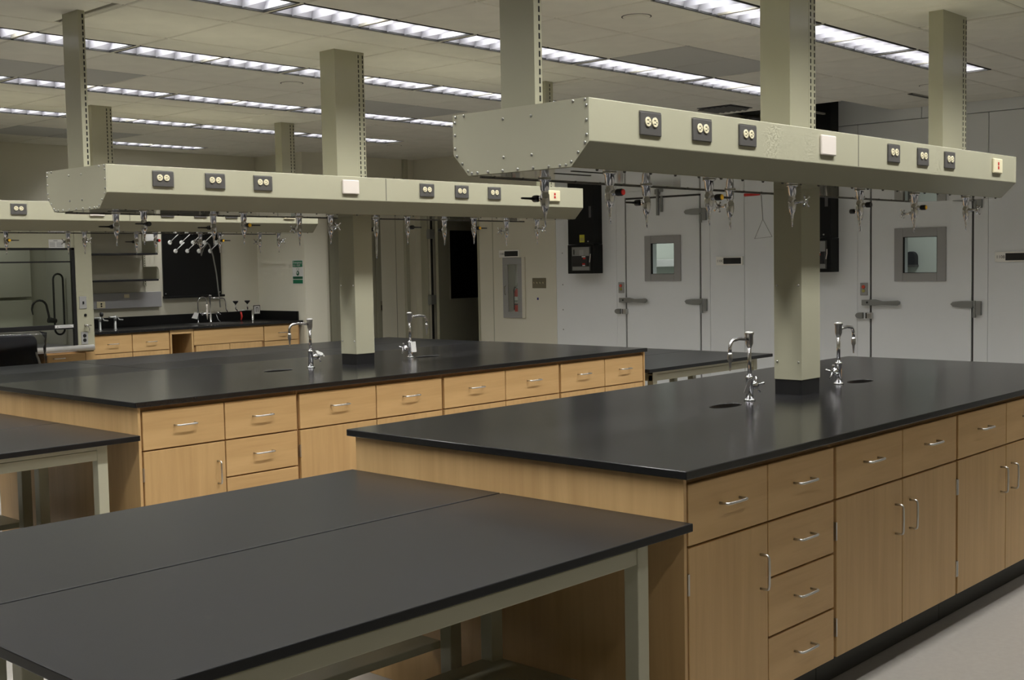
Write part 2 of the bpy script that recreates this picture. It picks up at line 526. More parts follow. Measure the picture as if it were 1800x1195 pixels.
# ceiling fittings
def disc(x, y, label, r=0.075):
    o = MB().lathe([(r, -0.004), (r, 0.0), (r * 0.97, 0.004), (r * 0.8, 0.005)], (0, 0, 0), '-z', 24).build('sprinkler_cover', M['tile'], None, at=(x, y, ZC))
    MB().lathe([(r * 0.80, 0.0), (r * 0.80, 0.0015)], (0, 0, -0.0052), '-z', 24).build('cover_plate', M['tile'], o)
    MB().lathe([(r * 1.08, -0.004), (r * 1.08, 0.0012)], (0, 0, 0), '-z', 24).build('shadow_ring', M['reveal'], o)
    tag(o, label, 'sprinkler', 'round sprinkler covers in the ceiling')
disc(5.233, 3.90, 'round ceiling sprinkler cover between the two light rows nearest the camera')
disc(5.272, 6.95, 'round ceiling sprinkler cover beside the middle island\'s central post')
disc(8.82, 9.85, 'small round ceiling sprinkler cover near the far end of the room', 0.075)
disc(9.0, 3.94, 'round ceiling sprinkler cover above the cold room door with the dark box in its window', 0.075)
v = thing('ceiling_vent', 'dark slatted square air vent in the ceiling beyond the nearest service beam', 'vent', (8.92, 5.72, ZC))
MB().box(-0.17, 0.17, -0.17, 0.17, -0.004, 0.001).build('backing', M['reveal'], v)
for k in range(6):
    y = -0.14 + k * 0.056
    MB().add([(-.16, y, -.006), (.16, y, -.006), (.16, y + .03, -.018), (-.16, y + .03, -.018), (-.16, y, -.009), (.16, y, -.009), (.16, y + .03, -.021), (-.16, y + .03, -.021)],
             [(0, 1, 2, 3), (7, 6, 5, 4), (0, 4, 5, 1), (1, 5, 6, 2), (2, 6, 7, 3), (3, 7, 4, 0)]).build('slat', M['grey_plate'], v)
v = thing('ceiling_vent', 'small dark air vent half hidden behind the central post of the nearest beam', 'vent', (9.80, 6.02, ZC))
MB().box(-0.12, 0.12, -0.12, 0.12, -0.012, 0.001).build('frame', M['grey_plate'], v)
for k in range(3):
    MB().box(-.1, .1, -.08 + k * .07, -.06 + k * .07, -0.018, -0.012).build('slat', M['reveal'], v)
v = thing('slot_diffuser', 'narrow black slot diffuser in the ceiling left of the far end post', 'vent', (9.62, 4.24, ZC))
MB().box(-0.30, 0.30, -0.018, 0.018, -0.004, 0.001).build('slot', M['reveal'], v)
MB().box(-0.30, 0.30, -0.024, -0.018, -0.007, 0.001).box(-0.30, 0.30, 0.018, 0.024, -0.007, 0.001).build('slot_frame', M['grid'], v)

# ------------------------------------------------------------------ island cabinets and worktops
def pull_mesh(horizontal):
    L, so, r = 0.055, 0.032, 0.0042
    pts = [(-L, 0, 0), (-L, -so * 0.75, 0), (-L + 0.003, -so * 0.93, 0), (-L + 0.012, -so, 0), (0, -so - 0.001, 0), (L - 0.012, -so, 0), (L - 0.003, -so * 0.93, 0), (L, -so * 0.75, 0), (L, 0, 0)]
    if not horizontal: pts = [(0, p[1], p[0]) for p in pts]
    return MB().tube(pts, r, 8).mesh('handle', M['satin'])
PULL_H, PULL_V = pull_mesh(True), pull_mesh(False)
front_cache = {}
def front_panel(kind, x0, x1, z0, z1, parent, y, handle=None, hinge_x=None):
    """a drawer front or door, its own mesh centred on itself, with handle and hinges"""
    key = (kind, round(x1 - x0, 4), round(z1 - z0, 4))
    if key not in front_cache:
        hx, hz = key[1] / 2, key[2] / 2
        front_cache[key] = MB().box(-hx, hx, 0, 0.019, -hz, hz).mesh(kind, M['maple_h' if kind == 'drawer' else 'maple_v'])
    o = link(bpy.data.objects.new(kind, front_cache[key]), parent, 0.0018, 1, ((x0 + x1) / 2, y, (z0 + z1) / 2))
    cx, cz = (x0 + x1) / 2, (z0 + z1) / 2
    if handle:
        link(bpy.data.objects.new('handle', PULL_H if kind == 'drawer' else PULL_V), o, at=(handle[0] - cx, 0, handle[1] - cz))
    if hinge_x is not None:
        for hz_ in (0.17, -0.17):
            MB().box(-0.004, 0.004, -0.003, 0.010, -0.032, 0.032).build('hinge', M['satin'], o, at=(hinge_x - cx, 0, hz_))
    return o
def cabinet(ox, oy, x0, x1, kind, label, depth=1.475, mid=None):
    """front face of the drawer fronts at y = 0; x0..x1 along the island"""
    t = thing('base_cabinet', label, 'cabinet', (ox, oy, 0))
    w0, w1 = x0 + 0.0015, x1 - 0.0015
    MB().box(w0, w1, 0.021, depth, 0.12, 0.8885).build('carcass', M['maple_in'], t, 0.001, 1)
    MB().box(w0, w1, 0.075, depth - 0.075, 0.0, 0.12).build('toe_kick', M['toe'], t)
    mid = mid or (x0 + x1) / 2
    gp = 0.005
    a, b, c, d = x0 + 0.010, mid - gp * 0.6, mid + gp * 0.6, x1 - 0.010
    if kind == 'A':
        front_panel('drawer', a, b, 0.684, 0.866, t, 0, ((a + b) / 2, 0.787))
        front_panel('door', a, b, 0.123, 0.677, t, 0, (b - 0.045, 0.53), a - 0.004)
        for z0, z1 in ((0.684, 0.866), (0.499, 0.677), (0.306, 0.492), (0.123, 0.299)):
            front_panel('drawer', c, d, z0, z1, t, 0, ((c + d) / 2, (z0 + z1) / 2 + 0.008))
    else:
        front_panel('drawer', a, b, 0.684, 0.866, t, 0, ((a + b) / 2, 0.787))
        front_panel('drawer', c, d, 0.684, 0.866, t, 0, ((c + d) / 2, 0.787))
        front_panel('door', a, b, 0.123, 0.677, t, 0, (b - 0.058, 0.535), a - 0.004)
        front_panel('door', c, d, 0.123, 0.677, t, 0, (c + 0.058, 0.535), d + 0.004)
    return t
UNITS = [(2.884, 3.783, 'A', 3.338), (3.783, 4.822, 'B', 4.314), (4.822, 5.866, 'B', 5.353), (5.866, 6.765, 'B', 6.33)]
UN = ['maple cabinet with a four-drawer stack at the near end of the %s island',
      'maple cabinet of two drawers over two doors, second along the %s island',
      'maple cabinet of two drawers over two doors, third along the %s island',
      'maple cabinet of two drawers over two doors, last on the %s island']
ISL = [('nearest', 2.849, 6.806, 1.9645, 3.488), ('middle', 2.847, 6.779, 4.9897, 6.513)]
def oval(cx, cy, a, b, n=28):
    return [(cx + a * math.cos(2 * PI * i / n), cy + b * math.sin(2 * PI * i / n)) for i in range(n)]
def worktop(x0, x1, y0, y1, z, th, name, m, holes=(), label='', cat='worktop', bevel=0.003, cat2=''):
    o = MB().box(x0, x1, y0, y1, z - th, z).build(name, m)
    tag(o, label, cat)
    for (cx, cy, a, b) in holes:
        c = MB().prism(oval(cx, cy, a, b), 2, z - th - .05, z + .05).build('cutter', m)
        md = o.modifiers.new('h', 'BOOLEAN')
        md.operation, md.object, md.solver = 'DIFFERENCE', c, 'EXACT'
        dg = bpy.context.evaluated_depsgraph_get()
        me = bpy.data.meshes.new_from_object(o.evaluated_get(dg))
        o.modifiers.clear()
        o.data = me
        bpy.data.objects.remove(c)
    link_bevel = o.modifiers.new('edge', 'BEVEL')
    link_bevel.width, link_bevel.segments, link_bevel.limit_method, link_bevel.angle_limit = bevel, 3, 'ANGLE', R(60)
    for (cx, cy, a, b) in holes:
        mb = MB()
        n = 28
        r0, r1 = oval(cx, cy, a, b), oval(cx, cy, a * 0.8, b * 0.8)
        vs = [(x, y, z - 0.001) for x, y in r0] + [(x, y, z - 0.10) for x, y in r1]
        ro = oval(cx, cy, a + 0.004, b + 0.004)
        vs += [(x, y, z + 0.0012) for x, y in ro]
        fs = [(i, n + i, n + (i + 1) % n, (i + 1) % n) for i in range(n)] + [tuple(range(n, 2 * n))]
        fs += [(2 * n + i, i, (i + 1) % n, 2 * n + (i + 1) % n) for i in range(n)]
        cs = mb.add(vs, fs).build('cup_sink', M['black_board'])
        tag(cs, 'oval black cup sink %s the post in the %s island worktop' % ('before' if cx < 5 else 'beyond', cat2), 'cup sink')
    return o
for nm, x0, x1, y0, y1 in ISL:
    for (a, b, k, mid), lab in zip(UNITS, UN):
        cabinet(0, y0 + 0.0245, a, b, k, lab % nm, y1 - y0 - 0.049, mid)
    p = MB().box(2.870, 2.8845, y0 + 0.0245, y1 - 0.028, 0.0, 0.8885).build('end_panel', M['maple_v'], bevel=0.001)
    tag(p, 'broad maple end panel closing the near end of the %s island above the tables' % nm, 'panel')
    p = MB().box(6.765, 6.779, y0 + 0.0245, y1 - 0.028, 0.0, 0.8885).build('end_panel', M['maple_v'], bevel=0.001)
    tag(p, 'maple end panel at the far end of the %s island by the cold room wall' % nm, 'panel')
    yc = (y0 + y1) / 2
    oy = 0.005 if nm == 'nearest' else 0.06
    worktop(x0, x1, y0, y1, H, 0.0252, 'island_worktop', M['epoxy'],
            ((4.25, yc + oy, 0.095, 0.045), (5.45, yc + oy, 0.095, 0.045)),
            'long black epoxy worktop of the %s island with two oval cup sinks' % nm, cat2=nm)

# ------------------------------------------------------------------ laboratory tables
def table(x0, x1, y0, y1, label, shelf=True, flip=False):
    t = thing('lab_table', label, 'table', ((x0 + x1) / 2, (y0 + y1) / 2, 0), 0, 'cream steel laboratory tables')
    hx, hy = (x1 - x0) / 2, (y1 - y0) / 2
    MB().box(-hx, hx, -hy, hy, HT - 0.0245, HT).build('tabletop', M['epoxy_matt'], t, 0.0025)
    lx, ly, s = hx - 0.13, hy - 0.065, 0.05
    for sx in (-1, 1):
        for sy in (-1, 1):
            l = MB().box(-s / 2, s / 2, -s / 2, s / 2, 0.02, HT - 0.028).build('leg', M['cream_dull'], t, 0.003, 2, (sx * (lx - s / 2), sy * (ly - s / 2), 0))
            MB().lathe([(0.026, 0), (0.026, 0.010), (0.010, 0.014), (0.010, 0.03)], (0, 0, 0), 'z', 12).build('levelling_foot', M['grey_plate'], l)
    for sy in (-1, 1):
        a = MB().box(-lx, lx, sy * (ly - 0.004), sy * (ly - 0.045), HT - 0.098, HT - 0.052).build('apron', M['cream_dull'], t, 0.003)
        MB().box(-lx, lx, sy * (ly - 0.0015), sy * (ly - 0.045), HT - 0.050, HT - 0.0245).build('top_rail', M['cream_dull'], t, 0.002)
    for sx in (-1, 1):
        MB().box(sx * (lx - 0.004), sx * (lx - 0.045), -ly + s, ly - s, HT - 0.098, HT - 0.0245).build('end_rail', M['cream_dull'], t, 0.003)
    if shelf:
        MB().box(-lx + 0.0, lx - 0.0, -ly + 0.10, ly, 0.235, 0.262).build('lower_shelf', M['cream_dull'], t, 0.003)
    return t
table(1.05, 2.868, 1.955, 2.7125, 'cream-legged black-topped table at the very front, before the nearest island')
table(1.05, 2.868, 2.7205, 3.480, 'black-topped table behind the frontmost one, pushed against the nearest island end')
table(1.03, 2.862, 4.982, 5.742, 'cream-legged black table against the middle island\'s end, its front leg showing')
table(1.03, 2.862, 5.748, 6.508, 'black table behind the one against the middle island\'s end panel')
table(6.815, 8.446, 1.955, 2.7145, 'black table beyond the nearest island, by the dark-windowed cold room door')
table(6.815, 8.446, 2.7205, 3.480, 'black table at the back corner of the nearest island\'s far end')
table(6.79, 8.446, 4.982, 5.742, 'cream-legged black table off the far end of the middle island, facing the door')
table(6.79, 8.446, 5.748, 6.508, 'black table behind the one off the far end of the middle island')
for (a, b), pos in zip(((2.9, 4.860), (4.866, 6.815), (6.821, 8.45)), ('nearest the wrapped chair', 'facing the sink cabinets', 'nearest the alcove door')):
    table(a, b, 8.09, 8.835, 'black table in the front line of the far row, the one ' + pos)
    table(a, b, 8.841, 9.60, 'black table in the back line of the far row, the one ' + pos)

# ------------------------------------------------------------------ service carriers
ZT, ZM, ZB = 2.040, 1.9025, 1.826
def duplex(parent, x, y, z):
    pl = MB().box(-0.058, 0.058, -0.008, 0, -0.038, 0.038).build('outlet_plate', M['grey_plate'], parent, 0.002, 2, (x, y, z))
    MB().box(-0.058, 0.058, -0.006, -0.001, 0.038, 0.042).box(0.058, 0.064, -0.004, 0, -0.038, 0.038).build('plate_edge', M['steel'], pl)
    for sx in (-1, 1):
        rc = MB().lathe([(0.0165, 0), (0.0165, 0.003), (0.015, 0.004)], (sx * 0.0195, -0.008, 0.006), '-y', 18).build('receptacle', M['ivory'], pl)
    sl = MB()
    for sx in (-1, 1):
        for q in (0.0, 0.012):
            sl.box(sx * 0.0195 - 0.008, sx * 0.0195 + 0.002, -0.0127, -0.011, 0.0 + q - 0.001, 0.0 + q + 0.0015)
        sl.box(sx * 0.0195 + 0.005, sx * 0.0195 + 0.009, -0.0127, -0.011, 0.004, 0.008)
    sl.build('socket_slots', M['slot'], pl)
def wall_plate(parent, x, y, z, w, h, m, name):
    pl = MB().box(-w / 2, w / 2, -0.012, 0, -h / 2, h / 2).build(name, m, parent, 0.005, 2, (x, y, z))
    return pl
def valve(parent, x, y, kind, side, colour=None, lever=0, long=False, z=ZB):
    """side -1: stem to the front (-y), +1: to the back. lever: direction along x, 0 none"""
    t = MB()
    t.lathe([(0.024, 0), (0.024, 0.008), (0.017, 0.010), (0.0165, 0.042), (0.0135, 0.046), (0.0135, 0.056), (0.0165, 0.060), (0.0175, 0.075), (0.0175, 0.085), (0.015, 0.10), (0.011, 0.116),
             (0.0085, 0.118), (0.0085, 0.125), (0.006, 0.132), (0.0042, 0.150), (0.0026, 0.176)] if not long else
            [(0.024, 0), (0.024, 0.008), (0.015, 0.010), (0.015, 0.042), (0.0135, 0.056), (0.016, 0.064), (0.016, 0.09), (0.011, 0.11), (0.008, 0.12), (0.007, 0.2), (0.008, 0.205), (0.005, 0.235), (0.003, 0.26)],
            (0, 0, 0), '-z', 14)
    sz = -0.072
    if kind == 'cross':
        t.lathe([(0.011, 0.010), (0.009, 0.030), (0.0065, 0.034), (0.0065, 0.062)], (0, 0, sz), 'y' if side > 0 else '-y', 12)
    else:
        t.lathe([(0.011, 0.008), (0.010, 0.024), (0.006, 0.026), (0.006, 0.034)], (0, 0, sz), 'y' if side > 0 else '-y', 12)
    v = t.build('gas_valve', M['chrome'], parent, at=(x, y, z))
    if kind == 'cross':
        mb = MB()
        yy = side * 0.064
        mb.lathe([(0.0105, 0), (0.012, 0.004), (0.009, 0.012)], (0, side * 0.058, sz), 'y' if side > 0 else '-y', 12)
        for a in range(4):
            an = R(40 + 90 * a)
            d = (math.cos(an), math.sin(an))
            mb.tube([(d[0] * 0.006, yy, sz + d[1] * 0.006), (d[0] * 0.02, yy, sz + d[1] * 0.02), (d[0] * 0.029, yy + side * 0.003, sz + d[1] * 0.029)], [0.0035, 0.0035, 0.0052], 8)
        mb.build('four_arm_handle', M['chrome'], v)
    else:
        mb = MB().lathe([(0.0115, 0), (0.0125, 0.004), (0.0125, 0.022), (0.011, 0.025)], (0, side * 0.030, sz), 'y' if side > 0 else '-y', 14)
        if lever:
            yy = side * 0.046
            mb.prism([(0.0, sz - 0.006), (lever * 0.030, sz - 0.004), (lever * 0.072, sz - 0.0035), (lever * 0.078, sz), (lever * 0.072, sz + 0.0035), (lever * 0.030, sz + 0.004), (0.0, sz + 0.006)], 1, yy - 0.003, yy + 0.003)
        h = mb.build('lever_handle', M['black'], v)
        if colour:
            MB().lathe([(0.0105, 0), (0.0105, 0.003), (0.009, 0.004)], (0, side * 0.0555, sz), 'y' if side > 0 else '-y', 14).build('colour_disc', M[colour], v)
    return v
def carrier(nm, x0, x1, yf, label, posts, lower, dx=0.0, valves=(), plates=True):
    """yf: front face"""
    yb = yf + 0.612
    yc = (yf + yb) / 2
    t = thing('service_carrier', label, 'service carrier', (0, yc, 0))
    f, b = -0.306, 0.306
    fl, bl = f + 0.076, b - 0.072
    prof = [(f, ZT), (f, ZM), (fl, ZB), (bl, ZB), (b, ZM), (b, ZT)]
    mb = MB().prism(prof, 0, x0 + 0.003, x1 - 0.003)
    o = mb.build('body', M['cream'], t, 0.003, 2)
    # smooth glossy underside panel and its seams
    MB().box(x0 + 0.01, x1 - 0.01, fl + 0.004, bl - 0.004, ZB - 0.0015, ZB + 0.002).build('underside_panel', M['cream_under'], t)
    MB().box(x0 + 0.06, x1 - 0.03, bl - 0.004, bl + 0.004, ZB - 0.006, ZB + 0.002).build('underside_lip', M['grey_plate'], t)
    bolts = MB()
    for k in range(24):
        xx = x0 + 0.12 + (x1 - x0 - 0.2) * k / 23
        bolts.lathe([(0.006, 0), (0.004, 0.005)], (xx, bl - 0.012, ZB - 0.0015), '-z', 6)
        bolts.lathe([(0.006, 0), (0.004, 0.005)], (xx + 0.03, fl + 0.014, ZB - 0.0015), '-z', 6)
    b_ = bolts.build('underside_bolts', M['grey_plate'], t)
    for q, yy in ((0.13, fl + 0.10), (0.16, fl + 0.20)):
        MB().box(x0 + q, x0 + q + 0.19, yy, yy + 0.012, ZB - 0.003, ZB + 0.001).build('underside_slot', M['slot'], t)
    MB().box(4.810 + dx, 4.814 + dx, f - 0.0008, f + 0.004, ZM + 0.004, ZT - 0.002).build('joint_line', M['gasket'], t)
    # end panels with their screws
    for xe, s in ((x0, -1), (x1, 1)):
        ep = MB().prism(prof, 0, xe, xe - s * 0.003).build('end_panel', M['cream_dull'], t)
        sc = [(0.066, 2.005), (-0.061, 2.004), (0.066, 1.877), (-0.062, 1.877), (0.251, 2.033), (0.292, 2.031), (-0.242, 2.033), (0.14, 1.833), (0.071, 1.833), (0.002, 1.833), (-0.067, 1.833), (-0.135, 1.833),
              (-0.183, 1.833), (-0.209, 1.833), (-0.231, 1.842), (-0.26, 1.870), (-0.289, 1.899), (-0.296, 1.923), (-0.296, 1.969), (-0.296, 2.015), (-0.291, 2.034),
              (0.19, 1.833), (0.217, 1.833), (0.235, 1.842), (0.262, 1.869), (0.288, 1.896), (0.296, 1.923), (0.296, 1.969), (0.296, 2.012)]
        if s < 0:
            me = MB().lathe([(0.0055, 0), (0.005, 0.002), (0.003, 0.0042)], (0, 0, 0), '-x', 10).mesh('screw', M['satin'])
            for (yy, zz) in sc:
                link(bpy.data.objects.new('screw', me), ep, at=(xe, yy, zz))
    if plates:
        for x in (3.312, 3.619, 3.921, 5.142, 5.446, 5.747):
            if x0 < x + dx - 0.05: duplex(t, x + dx, f, 1.977)
        wall_plate(t, 4.535 + dx, f, 1.978, 0.122, 0.082, M['white_pl'], 'blank_plate')
        pp = wall_plate(t, 6.345 + dx, f, 1.978, 0.118, 0.076, M['ivory'], 'phone_plate')
        MB().box(-0.008, 0.008, -0.0135, -0.012, 0.004, 0.019).box(-0.008, 0.008, -0.0135, -0.012, -0.017, -0.002).build('jack', M['red'], pp)
    for px0, px1, hd in posts:
        ps = MB().box(px0, px1, -hd, hd, ZT - 0.002, ZC + 0.05).build('upper_post', M['cream'], t, 0.002)
        wide = px1 - px0 > 0.1
        n = 26
        lines = (px1 - 0.045, px1 - 0.012) if wide else ((px0 + px1) / 2 + 0.006,)
        for lx in lines:
            st = MB()
            for k in range(n):
                z0 = ZT + 0.012 + (ZC - ZT - 0.02) * k / n
                st.box(lx - 0.0035, lx + 0.0035, -hd - 0.0012, -hd + 0.001, z0, z0 + 0.019)
            st.build('slot_line', M['slot'], ps)['kind'] = 'stuff'
        if wide:
            MB().box(px1 - 0.062, px1 - 0.0605, -hd - 0.001, -hd + 0.001, ZT, ZC).build('strip_edge', M['cream_dull'], ps)
    if lower:
        px0, px1, hd = lower
        lp = MB().box(px0, px1, -hd, hd, H + 0.066, ZB).build('lower_post', M['cream'], t, 0.002)
        MB().box(px0 + 0.003, px1 - 0.003, -hd + 0.003, hd - 0.003, H, H + 0.066).build('black_base', M['black'], t)
        me = MB().lathe([(0.0055, 0), (0.005, 0.002), (0.003, 0.0042)], (0, 0, 0), '-x', 10).mesh('screw', M['satin'])
        for zz in (1.06, 1.40):
            for yy in (-hd + 0.016, hd - 0.016):
                link(bpy.data.objects.new('screw', me), lp, at=(px0, yy, zz))
    for args in valves:
        valve(t, args[0] + dx, args[1], *args[2:])
    return t
FR, BK = -0.166, 0.164
V1 = [(3.272, FR, 'lever', -1, 'red', 0), (3.88, FR, 'lever', -1, 'yellow', 1), (4.50, FR, 'cross', -1), (5.105, FR, 'lever', -1, None, 0), (5.68, FR, 'lever', -1, 'yellow', 0), (6.30, FR, 'cross', -1),
      (3.312, BK, 'lever', 1, None, -1), (3.93, BK, 'lever', 1, None, -1), (4.545, BK, 'cross', 1), (5.15, BK, 'lever', 1, None, 0), (5.765, BK, 'lever', 1, None, 0), (6.40, BK, 'cross', 1)]
V2 = [(3.281, FR, 'lever', -1, None, -1), (3.89, FR, 'lever', -1, 'yellow', 1), (4.496, FR, 'cross', -1), (5.104, FR, 'lever', -1, None, 1), (5.696, FR, 'lever', -1, 'yellow', 1), (6.325, FR, 'cross', -1),
      (3.31, BK, 'lever', 1, None, -1), (3.914, BK, 'lever', 1, None, -1), (4.52, BK, 'cross', 1), (5.133, BK, 'lever', 1, None, 0, True), (5.745, BK, 'lever', 1, None, 0), (6.365, BK, 'cross', 1)]
V3 = [(3.885, FR, 'lever', -1, 'yellow', 1), (4.50, FR, 'cross', -1), (5.115, FR, 'lever', -1, 'red', 0), (5.72, FR, 'lever', -1, 'yellow', 1), (6.33, FR, 'cross', -1),
      (4.535, BK, 'cross', 1), (5.133, BK, 'lever', 1, None, -1), (5.745, BK, 'cross', 1), (6.365, BK, 'cross', 1)]
carrier('a', 2.991, 6.623, 2.420, 'large cream overhead service beam above the nearest island, red-tipped valve beneath', [(3.05 - 0.055, 3.05 - 0.016, 0.077), (4.648, 4.872, 0.073), (6.36, 6.70 - 0.02, 0.026)][:2] + [(6.300, 6.610, 0.04)],
        (4.749, 4.915, 0.069), 0.0, V1)
carrier('b', 3.003, 6.665, 5.457, 'cream overhead service beam on posts above the middle island', [(3.009, 3.046, 0.080), (4.637, 4.866, 0.070), (6.57, 6.655, 0.05)],
        (4.745, 4.892, 0.073), 0.0, V2)
carrier('c', 3.11, 6.784, 8.62, 'cream overhead service beam furthest back, before the fume hood and sink', [(3.14, 3.18, 0.077), (4.77, 4.945, 0.07), (6.60, 6.745, 0.05)],
        None, 0.12, V3)

# ------------------------------------------------------------------ faucets on the islands
def faucet(loc, rz, label, tagkind=None):
    """spout runs to +x over the cup sink, handle on -x"""
    t = thing('lab_faucet', label, 'faucet', loc, rz, 'gooseneck faucets on the islands')
    MB().lathe([(0.024, 0), (0.024, 0.006), (0.017, 0.010)], (0, 0, 0), 'z', 18).build('base_flange', M['chrome'], t)
    MB().lathe([(0.0155, 0.006), (0.0155, 0.094), (0.0175, 0.096), (0.0175, 0.104), (0.010, 0.108)], (0, 0, 0), 'z', 16).build('valve_body', M['chrome'], t)
    MB().cyl((0, 0, 0.104), (0, 0, 0.245), 0.0085).build('riser', M['chrome'], t)
    MB().lathe([(0.009, 0.226), (0.014, 0.240), (0.0165, 0.246), (0.0165, 0.282), (0.0205, 0.286), (0.0205, 0.293), (0.012, 0.298)], (0, 0, 0), 'z', 16).build('vacuum_breaker', M['satin'], t)
    sp = [(0.012, 0, 0.262), (0.045, 0, 0.268), (0.085, 0, 0.271), (0.112, 0, 0.268)] + [(0.118 + 0.034 * math.sin(R(a)), 0, 0.234 + 0.034 * math.cos(R(a))) for a in (15, 35, 55, 75, 90)] + [(0.152, 0, 0.21)]
    MB().tube(sp, 0.0075, 10).build('spout', M['chrome'], t)
    MB().lathe([(0.009, 0), (0.0105, 0.006), (0.0105, 0.030), (0.0065, 0.036), (0.0055, 0.05), (0.0032, 0.075)], (0.152, 0, 0.214), '-z', 12).build('serrated_nozzle', M['satin'], t)
    hd = MB().lathe([(0.0125, 0.010), (0.0125, 0.026), (0.0175, 0.032), (0.0175, 0.046), (0.008, 0.052), (0.008, 0.062)], (0, 0, 0.064), '-x', 14).build('handle_stem', M['chrome'], t)
    mb = MB()
    for a in range(4):
        an = R(15 + 90 * a)
        d = (math.cos(an), math.sin(an))
        mb.tube([(-0.060, d[0] * 0.004, 0.064 + d[1] * 0.004), (-0.062, d[0] * 0.022, 0.064 + d[1] * 0.022), (-0.068, d[0] * 0.034, 0.064 + d[1] * 0.034)], [0.0042, 0.0042, 0.0058], 8)
    mb.build('cross_handle', M['chrome'], t)
    if tagkind:
        m, pts = tagkind
        tg = MB().add(pts + [(p[0] + 0.002, p[1] + 0.003, p[2]) for p in pts], [(0, 1, 2, 3), (7, 6, 5, 4), (0, 4, 5, 1), (1, 5, 6, 2), (2, 6, 7, 3), (3, 7, 4, 0)]).build('hang_tag', M[m], t)
        MB().tube([(0, 0.02, 0.105), (0.0, -0.02, 0.106), tuple((Vector(pts[0]) + Vector(pts[1])) / 2)], 0.0012, 5).build('tag_string', M['gasket'], t)
    return t
faucet((4.457, 2.743, H), PI, 'gooseneck faucet with a grey hanging tag, before the nearest island\'s post',
       ('grey_plate', [(0.012, 0.020, 0.100), (0.045, 0.02, 0.092), (0.088, 0.024, 0.040), (0.055, 0.024, 0.034)]))
faucet((5.273, 2.754, H), 0, 'gooseneck faucet beyond the nearest island\'s post, no tag')
faucet((4.480, 5.80, H), PI, 'gooseneck faucet with white tag over its handle, before the middle island\'s post',
       ('white', [(-0.02, 0.022, 0.105), (-0.028, 0.026, 0.085), (-0.088, 0.024, 0.062), (-0.075, 0.02, 0.086)]))
faucet((5.335, 5.85, H), 0, 'gooseneck faucet with folded white tag, beyond the middle island\'s post',
       ('white', [(-0.014, -0.02, 0.104), (0.028, -0.022, 0.104), (0.032, -0.026, 0.036), (-0.010, -0.024, 0.036)]))

